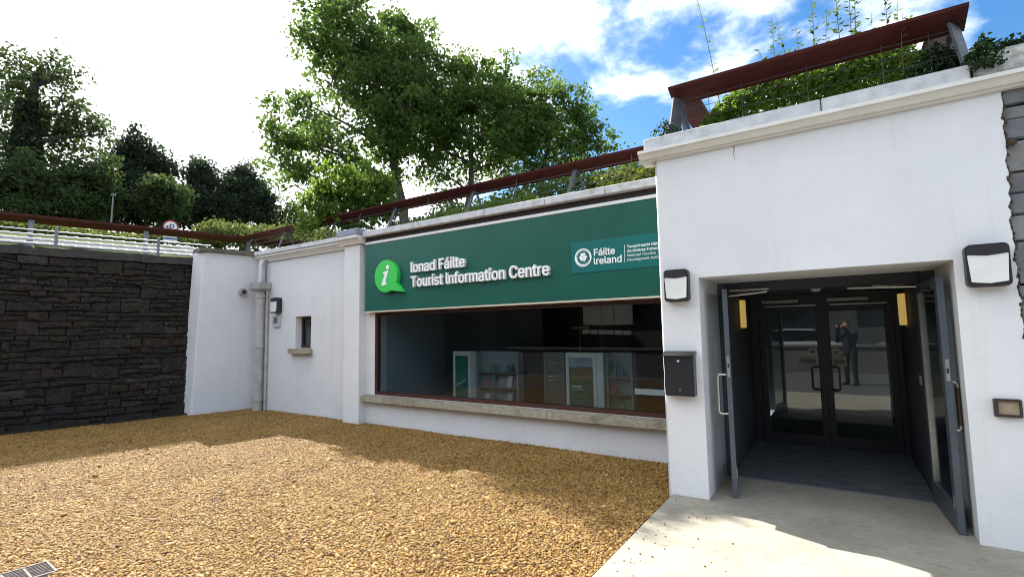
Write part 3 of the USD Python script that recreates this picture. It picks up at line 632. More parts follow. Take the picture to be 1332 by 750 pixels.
def parking_sign():
    t = thing('parking_sign', 'round white and red rimmed P parking sign with blue and white plate below', 'road sign')
    c = V([-17.2, 6.78, 5.06]); d = V([0.93, -0.365, 0.]); R = np.stack([V([0.365, 0.93, 0.]), -d, V([0, 0, 1.])], 1)
    K = 0.76
    L = lambda poly, a, b: place(front_prism(affinity.scale(poly, K, K, origin=(0, 0)), -b, -a), R, c)
    part(t, 'pole', tube([c + V([0, 0, 0.22]) - d * 0.04, V([c[0], c[1], 3.6]) - d * 0.04], 0.03, 10), STEEL)
    RED = mat('sign_red', (0.42, 0.02, 0.03), rough=0.4)
    part(t, 'disc', L(Point(0, 0).buffer(0.27, quad_segs=16), -0.01, 0.0), RED)
    part(t, 'face', L(Point(0, 0).buffer(0.215, quad_segs=16), 0.0005, 0.004), mat('sign_white', (0.75, 0.75, 0.76), rough=0.4))
    INK = mat('sign_ink', (0.015, 0.03, 0.05), rough=0.5)
    m = meshkit.text_mesh('P', 0.23, 0.003, bold=True); m.apply_translation([-m.bounds.mean(0)[0] + 0.045, -0.115, 0]); m.apply_scale([K, K, 1]); m = place(m, TOFRONT, [0, 0, 0]); m.apply_translation([0, -0.0045, 0])
    part(t, 'lettering', place(m, R, c), INK)
    part(t, 'symbol', L(unary_union([rrect(-0.16, -0.07, -0.045, 0.01, 0.012), rrect(-0.145, -0.085, 0.0, 0.04, 0.012)]), 0.0045, 0.0075), INK)
    c2 = c
    part(t, 'plate', L(rrect(-0.24, 0.24, -0.66, -0.34, 0.02), -0.008, 0.0), mat('sign_white', (0.75, 0.75, 0.76)))
    part(t, 'plate_band', L(sbox(-0.23, -0.52, 0.23, -0.45), 0.0005, 0.003), mat('sign_blue', (0.02, 0.06, 0.20), rough=0.4))
parking_sign()
lp = thing('lamp_post', 'thin pale lamp post standing against the far dark trees', 'lamp post')
part(lp, 'pole', tube([(-23.9, 7.3, 4.6), (-23.9, 7.35, 7.3)], [0.035, 0.025], 8), STEEL)
part(lp, 'lantern', box(-23.98, -23.82, 7.27, 7.43, 7.3, 7.36, 0.02), STEEL)

# ================================================================== fittings on the walls
def wall_lamp(label, cx, z0, z1, w, yw, dep=0.085):
    t = thing('wall_lamp', label, 'wall lamp', None)
    x0, x1 = cx - w / 2, cx + w / 2; H = z1 - z0
    part(t, 'housing', front_prism(rrect(x0, x1, z0, z1, 0.035), yw - dep, yw - 0.001), BLACK)
    zt, zb = z1 - 0.27 * H, z0 + 0.11 * H
    dif = Polygon([(x0 + 0.016, zt + 0.002), (cx, zt - 0.010), (x1 - 0.016, zt + 0.002), (x1 - 0.028, zb + 0.006), (cx, zb - 0.006), (x0 + 0.028, zb + 0.006)]).buffer(0.006)
    part(t, 'diffuser', front_prism(dif, yw - dep - 0.010, yw - dep + 0.004), FROST)
    part(t, 'visor', front_prism(Polygon([(x0 + 0.004, zt + 0.012), (cx, zt + 0.0), (x1 - 0.004, zt + 0.012), (x1 - 0.012, z1 - 0.02), (x0 + 0.012, z1 - 0.02)]), yw - dep - 0.016, yw - dep + 0.002), BLACK)
wall_lamp('black framed bulkhead wall lamp above the black mailbox', -1.318, 1.905, 2.225, 0.235, YB)
wall_lamp('black framed bulkhead wall lamp right of the open doorway', 0.953, 1.910, 2.228, 0.245, YB)
wall_lamp('small black bulkhead wall lamp beside the corner drainpipe', -10.30, 2.12, 2.46, 0.24, 6.235, 0.12)

def mailbox():
    t = thing('mailbox', 'black wall mounted mailbox left of the entrance doorway', 'mailbox')
    part(t, 'body', front_prism(rrect(-1.465, -1.183, 0.985, 1.372, 0.010), YB - 0.10, YB - 0.001), BLACKGLOSS)
    part(t, 'lid', along_x([(YB - 0.002, 1.374), (YB - 0.118, 1.366), (YB - 0.122, 1.378), (YB - 0.105, 1.392), (YB - 0.06, 1.412), (YB - 0.002, 1.418)], -1.474, -1.174), BLACKGLOSS)
    part(t, 'lock', place(trimesh.creation.cylinder(radius=0.0115, height=0.012, sections=16), TOFRONT, [-1.325, YB - 0.104, 1.325]), mat('lock_chrome', (0.8, 0.8, 0.8), rough=0.2, metallic=0.7))
    part(t, 'badge', place(trimesh.creation.cylinder(radius=0.010, height=0.004, sections=16), TOFRONT, [-1.32, YB - 0.101, 1.045]) , STEEL)
mailbox()
def key_panel():
    t = thing('access_panel', 'small dark framed brass access panel low on the wall right of the doorway', 'access panel')
    fr = sub(front_prism(rrect(0.918, 1.068, 0.957, 1.088, 0.008), YB - 0.032, YB - 0.001), front_prism(rrect(0.942, 1.055, 0.975, 1.070, 0.004), YB - 0.06, YB - 0.016))
    part(t, 'frame', fr, mat('panel_frame', (0.025, 0.018, 0.015), rough=0.4))
    part(t, 'plate', front_prism(sbox(0.943, 0.976, 1.054, 1.069), YB - 0.020, YB - 0.0165), mat('panel_brass', (0.25, 0.20, 0.135), (0.32, 0.26, 0.18), 30, 0.45, metallic=0.3))
key_panel()
def intercom():
    t = thing('intercom', 'grey intercom keypad under the small lamp by the pipe', 'intercom')
    part(t, 'housing', front_prism(rrect(-10.475, -10.215, 1.82, 2.07, 0.03), 6.19, 6.2345), mat('intercom_grey', (0.42, 0.43, 0.44), rough=0.5))
    part(t, 'screen', front_prism(rrect(-10.42, -10.27, 1.90, 2.03, 0.008), 6.186, 6.1895), mat('intercom_dark', (0.07, 0.075, 0.08), rough=0.4))
    for i in range(3):
        for j in range(3):
            part(t, 'key', front_prism(sbox(-10.41 + i * 0.048, 1.91 + j * 0.038, -10.376 + i * 0.048, 1.936 + j * 0.038), 6.182, 6.1859), STEEL)
intercom()
def sensor():
    t = thing('outdoor_sensor', 'round grey sensor with dark lens on the short white side wall', 'sensor')
    d = V([0.2203, 1.1305]); d /= np.linalg.norm(d); n = V([d[1], -d[0], 0.]); c = V([-11.262, 5.92, 2.62])
    part(t, 'mount', tube([c + n * 0.0, c + n * 0.05], 0.095, 20), mat('sensor_grey', (0.5, 0.5, 0.5), rough=0.5), 40)
    part(t, 'body', tube([c + n * 0.051, c + n * 0.16], [0.075, 0.07], 20), mat('sensor_mid', (0.30, 0.30, 0.31), rough=0.5), 40)
    part(t, 'lens', tube([c + n * 0.161, c + n * 0.175], [0.05, 0.04], 16), BLACKGLOSS, 40)
sensor()
def downpipe():
    IRONP = mat('pipe_grey', (0.36, 0.36, 0.34), (0.46, 0.455, 0.43), 6, 0.5, c3=(0.24, 0.235, 0.22), s3=4)
    t = thing('downpipe', 'thick grey cast drainpipe with stone hopper in the inner corner', 'drainpipe')
    x, y = -10.84, 6.11
    part(t, 'pipe', tube([(x, y, -0.1), (x, y, 2.66)], 0.098, 18), IRONP, 40)
    for z in (0.20, 1.37, 2.48):
        part(t, 'collar', tube([(x, y, z), (x, y, z + 0.07)], 0.116, 18), IRONP, 40)
    HOP = mat('hopper_concrete', (0.27, 0.27, 0.255), (0.38, 0.375, 0.35), 10, 0.8, bump=0.3)
    part(t, 'hopper', trimesh.convex.convex_hull(np.vstack([box(-11.02, -10.60, 5.95, 6.23, 2.68, 2.82).vertices, box(-10.96, -10.68, 5.99, 6.23, 2.63, 2.69).vertices])), HOP)
    WP = mat('pipe_white', (0.62, 0.62, 0.60), rough=0.5)
    part(t, 'inlet_pipe', tube([(-10.87, 6.13, 2.8), (-10.87, 6.13, 3.24), (-10.88, 6.16, 3.31), (-10.89, 6.19, 3.35)], 0.05, 12), WP, 40)
    part(t, 'inlet_pipe', tube([(-10.73, 6.17, 2.80), (-10.73, 6.17, 3.33)], 0.022, 10), STEEL, 40)
    part(t, 'conduit', tube([(-10.69, 6.19, 0.0), (-10.69, 6.19, 2.65)], 0.028, 10), IRONP, 40)
downpipe()

# ================================================================== the doorway
def flat(o, x0, x1, y0, y1, z0, z1, R, P, c=0.0):
    return place(box(x0, x1, y0, y1, z0, z1, c), R, P)
def entrance():
    t = thing('entrance_porch', 'dark grey vestibule lining and door frame inside the white entrance opening', 'porch')
    LIN = mat('porch_lining', (0.060, 0.068, 0.082), (0.075, 0.084, 0.100), 2, 0.6)
    part(t, 'lining', box(-1.134, -1.075, 6.06, 8.02, 0.0, 2.28), LIN)
    part(t, 'lining', box(0.665, 0.789, 6.06, 8.02, 0.0, 2.28), LIN)
    part(t, 'ceiling', box(-1.07, 0.66, 6.06, 8.02, 2.075, 2.28), mat('porch_ceiling', (0.05, 0.052, 0.055), rough=0.7))
    part(t, 'floor', box(-1.134, 0.789, 5.97, 11.0, -0.1, 0.004), ALUDARK)
    part(t, 'door_frame', [box(-1.119, -1.05, 5.955, 6.055, 0.005, 2.133, 0.004)], ALU)
    part(t, 'door_frame', [box(0.668, 0.774, 5.955, 6.055, 0.005, 2.133, 0.004)], ALU)
    part(t, 'door_head', [box(-1.049, 0.667, 5.958, 6.055, 2.030, 2.133, 0.004)], ALUDARK)
    # inner frame
    part(t, 'inner_frame', [box(-1.07, -0.968, 7.96, 8.06, 0.005, 2.07), box(0.606, 0.66, 7.96, 8.06, 0.005, 2.07), box(-0.967, 0.605, 7.965, 8.06, 1.902, 2.07)], ALUDARK)
    # lobby beyond
    LB = mat('lobby_wall', (0.16, 0.165, 0.17), rough=0.8)
    part(t, 'lobby_wall', box(-1.6, -1.5, 8.61, 11.0, 0, 2.3), LB); part(t, 'lobby_wall', box(1.6, 1.7, 8.61, 11.0, 0, 2.3), LB); part(t, 'lobby_wall', box(-1.6, 1.7, 11.0, 11.1, 0, 2.3), LB)
    # ceiling sensor, wall plates
    part(t, 'ceiling_sensor', place(lathe([(0, -0.045), (0.02, -0.044), (0.045, -0.030), (0.055, -0.012), (0.055, 0), (0, 0)], 20), np.eye(3), [-0.19, 6.65, 2.074]), mat('sensor_white', (0.6, 0.6, 0.58), rough=0.5), 40)
    part(t, 'switch_plate', box(0.655, 0.6645, 6.40, 6.52, 1.03, 1.125, 0.003), mat('switch_grey', (0.42, 0.43, 0.43), rough=0.5))
    part(t, 'switch_plate', box(-1.0745, -1.066, 6.45, 6.55, 1.03, 1.125, 0.003), BLACK)
    for x, y in ((-0.99, 7.75), (0.62, 7.80)):
        part(t, 'door_stop', place(lathe([(0, 0), (0.022, 0), (0.022, 0.025), (0.012, 0.035), (0, 0.036)], 12), np.eye(3), [x, y, 0.004]), INOX, 40)
entrance()
def gold_lamp(label, x0, x1, y):
    t = thing('amber_wall_light', label, 'wall light')
    part(t, 'back_plate', box(x0 if x0 < 0 else x1 - 0.012, x0 + 0.012 if x0 < 0 else x1, y - 0.03, y + 0.16, 1.60, 2.02, 0.003), mat('plate_brass', (0.30, 0.22, 0.09), rough=0.35, metallic=0.7))
    part(t, 'diffuser', box(x0 + 0.0125 if x0 < 0 else x0, x1 if x0 < 0 else x1 - 0.0125, y, y + 0.12, 1.63, 1.99, 0.008), emit_mat('amber_glow' + ('' if x0 < 0 else '_two'), (0.55, 0.38, 0.11), 0.24))
gold_lamp('slim amber glowing wall light inside the doorway behind the left door leaf', -1.0745, -1.005, 7.02)
gold_lamp('slim amber glowing wall light inside the doorway near the right door leaf', 0.590, 0.6645, 7.10)

def outer_door(label, hinge, free, handle_side):
    """a glazed leaf that stands open"""
    t = thing('entrance_door', label, 'door')
    h, f = V([*hinge, 0.]), V([*free, 0.]); W = np.linalg.norm(f - h); R = frame(f - h); T = 0.024; Z0, Z1 = 0.02, 2.018
    b = lambda *a, c=0.003: place(box(*a, c), R, h)
    part(t, 'stile', b(0, 0.085, -T, T, Z0, Z1), ALU); part(t, 'stile', b(W - 0.095, W, -T, T, Z0, Z1), ALU)
    part(t, 'rail', b(0.086, W - 0.096, -T + .001, T - .001, Z1 - 0.09, Z1 - 0.001), ALU); part(t, 'rail', b(0.086, W - 0.096, -T + .001, T - .001, Z0 + 0.001, Z0 + 0.20), ALU)
    part(t, 'pane', b(0.08, W - 0.09, -0.003, 0.003, Z0 + 0.19, Z1 - 0.085, c=0), DOORGLASS)
    part(t, 'bead', b(0.086, 0.096, -T - .003, T + .003, Z0 + 0.2, Z1 - 0.09), INOX if handle_side > 0 else ALUDARK)
    s = handle_side; o = 0.034 if s > 0 else 0.078
    pts = [V([W - 0.05, s * T, 0.80]), V([W - 0.05, s * (T + o - .015), 0.80]), V([W - 0.05, s * (T + o), 0.82]), V([W - 0.05, s * (T + o), 1.16]), V([W - 0.05, s * (T + o - .015), 1.18]), V([W - 0.05, s * T, 1.18])]
    hd = part(t, 'handle', place(tube(pts, 0.0125, 10), R, h), INOX, 40)
    if s > 0:
        part(hd, 'grip', place(tube([V([W - 0.05, T + o, 0.84]), V([W - 0.05, T + o, 1.14])], 0.016, 10), R, h), mat('grip_bronze', (0.06, 0.045, 0.03), rough=0.4, metallic=0.5), 40)
    part(t, 'lock_plate', b(W - 0.0005, W + 0.0025, -0.012, 0.012, 1.19 if s > 0 else 1.16, 1.36, c=0), INOX)
    part(t, 'lock_bolt', b(W + 0.0027, W + 0.006, -0.007, 0.007, 1.25, 1.29, c=0), BLACK)
    part(t, 'lock_plate', b(W - 0.06, W - 0.02, -s * (T + 0.004), -s * T, 0.20, 0.32, c=0) if False else place(box(W - 0.07, W - 0.03, *sorted((-s * (T + 0.004), -s * (T + 0.0005))), 0.20, 0.30), R, h), INOX)
    part(t, 'hinge', tube([h + V([0, 0, 1.80]), h + V([0, 0, 1.92])], 0.018, 10), ALUDARK); part(t, 'hinge', tube([h + V([0, 0, 0.12]), h + V([0, 0, 0.24])], 0.018, 10), ALUDARK)
    return R, h, W, t
R, h, W, d = outer_door('dark grey glazed door leaf standing open edge on, left of the doorway', (-1.065, 6.01), (-0.918, 5.205), -1)
part(d, 'closer_arm', [tube([(-0.99, 5.86, 1.985), (-0.72, 5.93, 2.005)], 0.008, 6), tube([(-0.99, 5.86, 1.985), (-0.62, 5.95, 2.02)], [0.007, 0.012], 6), box(-0.99, -0.60, 5.925, 5.957, 2.037, 2.055)], INOX)
R, h, W, d = outer_door('dark grey glazed door leaf standing open at the right of the doorway', (0.655, 6.01), (0.702, 5.185), 1)
part(d, 'closer_arm', [tube([(0.62, 5.80, 1.985), (0.10, 5.945, 2.01)], 0.009, 6), tube([(0.62, 5.80, 1.985), (0.30, 5.93, 2.02)], 0.007, 6)], INOX)
part(d, 'closer_body', place(box(0.08, 0.34, 0.026, 0.066, 1.915, 1.985, 0.006), R, h), ALUDARK)
part(d, 'closer_knob', place(tube([(0.60, -0.02, 1.93), (0.60, -0.09, 1.93)], 0.022, 12), R, h), BLACK)

def inner_door(label, x0, x1, hx):
    t = thing('inner_door', label, 'door')
    y0, y1 = 7.985, 8.03
    part(t, 'stile', box(x0, x0 + 0.075, y0, y1, 0.012, 1.90, 0.002), ALUDARK); part(t, 'stile', box(x1 - 0.075, x1, y0, y1, 0.012, 1.90, 0.002), ALUDARK)
    part(t, 'rail', box(x0 + 0.076, x1 - 0.076, y0 + .001, y1 - .001, 0.013, 0.150, 0.002), ALUDARK); part(t, 'rail', box(x0 + 0.076, x1 - 0.076, y0 + .001, y1 - .001, 1.832, 1.899, 0.002), ALUDARK)
    part(t, 'pane', box(x0 + 0.07, x1 - 0.07, 8.005, 8.009, 0.14, 1.84), DOORGLASS)
    sd = -1 if hx < -0.177 else 1
    P = lambda z, d, o=0.0: V([hx + sd * o, y0 - d, z])
    part(t, 'handle', tube([P(0.77, 0), P(0.77, 0.05), P(0.77, 0.055, 0.07), P(0.79, 0.055, 0.095), P(1.06, 0.055, 0.095), P(1.08, 0.055, 0.07), P(1.08, 0.05), P(1.08, 0)], 0.012, 10), mat('handle_grey', (0.11, 0.115, 0.125), rough=0.3), 40)
    part(t, 'closer', box(x0 + 0.06, x0 + 0.52, 7.93, 7.955, 1.965, 2.01, 0.004), mat('closer_silver', (0.38, 0.38, 0.37), rough=0.4, metallic=0.4))
    part(t, 'closer_arm', box(x0 + 0.10, x1 - 0.06, 7.94, 7.955, 1.915, 1.928), INOX)
    return t
inner_door('left inner glazed door with black handle and paper notice', -0.963, -0.180, -0.245)
inner_door('right inner glazed door with black handle and paper notice', -0.174, 0.602, -0.118)
def notice(label, x0, x1, z0, z1, lines):
    t = thing('paper_notice', label, 'notice')
    part(t, 'sheet', box(x0, x1, 8.0025, 8.0045, z0, z1), mat('paper_grey', (0.55, 0.55, 0.53), rough=0.8))
    n = len(lines)
    for k, (a, b, w) in enumerate(lines):
        z = z1 - (z1 - z0) * (k + 0.8) / (n + 0.6)
        part(t, 'print', box(x0 + (x1 - x0) * a, x0 + (x1 - x0) * b, 8.0015, 8.0024, z - w, z), mat('print_grey', (0.08, 0.08, 0.09), rough=0.8))
notice('landscape paper notice on the left inner door', -0.50, -0.262, 1.105, 1.225, [(0.2, 0.8, 0.006), (0.1, 0.9, 0.016), (0.1, 0.9, 0.016), (0.3, 0.7, 0.006)])
notice('landscape paper notice on the right inner door', -0.095, 0.065, 1.098, 1.222, [(0.2, 0.8, 0.006), (0.1, 0.9, 0.016), (0.1, 0.9, 0.016), (0.3, 0.7, 0.006)])
notice('small square sticker above the left inner door notice', -0.365, -0.265, 1.25, 1.335, [(0.3, 0.7, 0.025)])
notice('small square sticker above the right inner door notice', -0.095, -0.005, 1.25, 1.335, [(0.3, 0.7, 0.025)])
def mat_rug():
    t = thing('entrance_mat', 'dark ribbed entrance matting on the vestibule floor', 'door mat')
    part(t, 'base', box(-1.07, 0.66, 5.972, 7.955, 0.005, 0.011), mat('mat_base', (0.018, 0.020, 0.026), rough=0.95))
    part(t, 'ribs', [box(-1.065, 0.655, 5.985 + k * 0.034, 5.985 + k * 0.034 + 0.019, 0.0112, 0.0185) for k in range(58)], mat('mat_rib', (0.05, 0.055, 0.065), (0.115, 0.122, 0.138), 9, 0.9, stretch=(0.3, 3, 1)), kind='stuff')
    part(t, 'edge_strip', box(-1.10, 0.70, 5.966, 5.984, 0.005, 0.022, 0.002), STEEL)
mat_rug()

# ================================================================== railings
def plank(x0, x1, y, z, bend=0.22, drop=0.125, th=0.026):
    return along_x([(y, z), (y + 0.012, z - th), (y + bend, z - drop - th * 0.2), (y + bend - 0.01, z - drop + th * 0.8)], x0, x1)
def bar(a, b, w, th, wdir=(1, 0, 0)):
    """flat bar from a to b, w wide along wdir"""
    a, b, wd = V(a, float), V(b, float), V(wdir, float); d = (b - a) / np.linalg.norm(b - a); n = np.cross(d, wd); n /= np.linalg.norm(n)
    return trimesh.convex.convex_hull(np.array([p + i * w / 2 * wd + j * th / 2 * n for p in (a, b) for i in (-1, 1) for j in (-1, 1)]))
def railing_main():
    t = thing('roof_railing', 'maroon beam railing on splayed steel posts along the roof edge above the shop sign', 'railing')
    z = 4.185; y = 6.60
    for a, b in ((-12.72, -8.62), (-8.612, -4.66), (-4.652, -1.15)):
        part(t, 'beam', plank(a, b, y, z), MAROON)
    for x in (-12.35, -10.86, -8.98, -7.13, -5.19, -3.22, -1.35):
        p = part(t, 'post', bar((x, y + 0.11, z - 0.09), (x - 0.07, 6.50, 3.536), 0.07, 0.018), POSTGREY)
        part(p, 'stay', bar((x + 0.02, y + 0.16, z - 0.10), (x + 0.13, 7.05, 3.30), 0.035, 0.015), POSTGREY)
    for k, zz in enumerate((3.66, 3.78, 3.90, 4.02)):
        part(t, 'wire', tube([(-12.5, 6.53 + 0.03 * k, zz), (-7.0, 6.53 + 0.03 * k, zz - 0.006), (-1.2, 6.53 + 0.03 * k, zz)], 0.005, 5), WIRE)
    for x in (-6.2, -4.25, -2.3, -8.1):
        part(t, 'rod', tube([(x, 6.54, 3.53), (x, 6.64, 4.11)], 0.006, 5), WIRE)
railing_main()
def railing_left():
    t = thing('terrace_railing', 'maroon beam railing running along the terrace above the dark stone wall', 'railing')
    d = V([0.252, 0.968, 0.]); d /= np.linalg.norm(d); R = frame(d); P = V([-12.61, 6.52, 0.])
    for a, b in ((-20, -9.0), (-8.99, -4.3), (-4.29, -0.2), (-0.19, 2.8)):
        part(t, 'beam', place(plank(a, b, 0, 4.18, 0.22, 0.14, 0.05), R, P), MAROON)
    for s in (-9.5, -7.6, -5.7, -3.8, -1.9, 0.25, 1.5):
        g = upper_h(*(P + d * s)[:2])
        part(t, 'post', place(bar((s, 0.12, 4.09), (s, 0.0, g - 0.1), 0.09, 0.02), R, P), STEEL)
railing_left()
def railing_block():
    t = thing('parapet_railing', 'short maroon beam railing with corner returns above the entrance block', 'railing')
    y, z = 5.075, 4.165
    part(t, 'beam', plank(-1.34, 1.02, y, z, 0.24, 0.115, 0.024), MAROON)
    def ret(x, sgn):
        return place(plank(0, 2.9, 0, z - 0.03, 0.24, 0.05), frame((0, 1, 0)), V([x, y + 0.23, 0]))
    part(t, 'beam', ret(-1.10, 1), MAROON); part(t, 'beam', ret(1.01, 1), MAROON)
    for x, s in ((-1.27, -1), (0.94, 1)):
        p = part(t, 'post', bar((x, y + 0.15, z - 0.085), (x + s * 0.07, y + 0.12, 3.60), 0.15, 0.02, (0.55, 0.835, 0)), POSTGREY)
        part(p, 'stay', bar((x + s * 0.03, y + 0.30, z - 0.10), (x - s * 0.10, y + 0.32, 3.60), 0.06, 0.02, (0.55, 0.835, 0)), POSTGREY)
        part(p, 'stay', bar((x - s * 0.0, y + 0.26, z - 0.12), (x + s * 0.05, y + 0.9, 3.55), 0.06, 0.02, (1, 0, 0)), POSTGREY)
    for zz, yy in ((4.035, 5.21), (3.925, 5.20), (3.81, 5.19)):
        part(t, 'wire', tube([(-1.30, yy, zz), (0.97, yy, zz)], 0.003, 5), WIRE)
    for x in (-0.97, -0.66, -0.1, 0.46, 0.78):
        part(t, 'rod', tube([(x, 5.20, 3.60), (x, 5.23, 4.09)], 0.003, 5), WIRE)
railing_block()
def guard_rail():
    t = thing('guard_rail', 'pale metal guard rail of thin horizontal bars on top of the stone wall', 'guard rail')
    a, b = -0.25, 9.0
    for zz, w, th in ((3.452, 0.050, 0.03), (3.535, 0.046, 0.03), (3.622, 0.036, 0.03), (3.712, 0.022, 0.022)):
        p0, p1 = wall_loc(a, -0.13, 0.0) + V([0, 0, zz]) , wall_loc(b, -0.13, 0.0) + V([0, 0, zz])
        p0[:2] -= 0.24 * WN[:2]; p1[:2] -= 0.24 * WN[:2]
        part(t, 'rail', tube([p0, p1], w / 2, 8), RAILWHITE, 60)
    for y in (4.48, 2.91, 1.3, -0.3, -1.9):
        s = (y - WA[1]) / WT[1]; p = wall_loc(s, -0.085, 0.0); p[:2] -= 0.24 * WN[:2]
        part(t, 'post', bar(p + V([0, 0, 3.36]), p + V([0, 0, 3.79]), 0.055, 0.012, tuple(WT)), STEEL)
guard_rail()

# ================================================================== trees and plants
def leaves(C, size, rng, up=0.7, aspect=0.62, fold=0.18, spread=0.3):
    n = len(C); nz = rng.normal(size=(n, 3)); nz[:, 2] = nz[:, 2] * 0.6 + up; nz /= np.linalg.norm(nz, axis=1, keepdims=True)
    a = rng.normal(size=(n, 3)); a -= nz * (a * nz).sum(1, keepdims=True); a /= np.linalg.norm(a, axis=1, keepdims=True); b = np.cross(nz, a)
    s = (size * np.exp(rng.normal(0, spread, n)))[:, None]
    v = np.stack([C - a * s * .5, C + b * s * aspect * .5 + nz * s * fold + a * s * .05, C + a * s * .5 - nz * s * .12, C - b * s * aspect * .5 + nz * s * fold + a * s * .05], 1).reshape(-1, 3)
    k = np.arange(n)[:, None] * 4
    return trimesh.Trimesh(v, np.hstack([k + [0, 2, 1], k + [0, 3, 2]]).reshape(-1, 3), process=False)
def curve(a, b, rng, wob=0.08, n=6, sag=0.0):
    a, b = V(a, float), V(b, float); q = np.linspace(0, 1, n)[:, None]; L = np.linalg.norm(b - a)
    p = a + (b - a) * q + (np.sin(q * np.pi) * rng.normal(0, wob, 3) * L); p[:, 2] += np.sin(q[:, 0] * np.pi) * sag * L
    return p
BARK = mat('bark_grey', (0.035, 0.030, 0.024), (0.075, 0.066, 0.055), 14, 0.9, bump=0.6, bscale=40, stretch=(1, 1, .25))
BARKDARK = mat('bark_dark', (0.018, 0.016, 0.013), (0.04, 0.035, 0.03), 12, 0.95)
MAPLE = leaf_mat('maple_leaf', [(0, (0.046, 0.088, 0.018)), (0.3, (0.084, 0.146, 0.028)), (0.6, (0.135, 0.205, 0.040)), (0.85, (0.215, 0.275, 0.055)), (1, (0.31, 0.30, 0.075))], 0.52)
BRIGHT = leaf_mat('bright_leaf', [(0, (0.06, 0.11, 0.016)), (0.4, (0.125, 0.205, 0.03)), (0.75, (0.21, 0.30, 0.05)), (1, (0.30, 0.36, 0.08))], 0.58)
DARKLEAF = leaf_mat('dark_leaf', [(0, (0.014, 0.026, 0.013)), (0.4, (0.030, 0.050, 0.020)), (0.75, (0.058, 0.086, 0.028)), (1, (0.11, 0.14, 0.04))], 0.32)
MIDLEAF = leaf_mat('mid_leaf', [(0, (0.026, 0.045, 0.014)), (0.4, (0.055, 0.085, 0.024)), (0.8, (0.10, 0.135, 0.038)), (1, (0.17, 0.19, 0.07))], 0.4)
SHRUBLEAF = leaf_mat('shrub_leaf', [(0, (0.030, 0.060, 0.012)), (0.35, (0.075, 0.13, 0.020)), (0.7, (0.16, 0.235, 0.035)), (0.92, (0.25, 0.31, 0.055)), (1, (0.30, 0.19, 0.04))], 0.48)
AUTUMN = leaf_mat('autumn_leaf', [(0, (0.05, 0.08, 0.015)), (0.4, (0.12, 0.14, 0.02)), (0.7, (0.22, 0.17, 0.03)), (1, (0.30, 0.10, 0.03))], 0.4)
IVYLEAF = leaf_mat('ivy_leaf', [(0, (0.012, 0.030, 0.010)), (0.5, (0.028, 0.065, 0.018)), (1, (0.07, 0.12, 0.035))], 0.25)
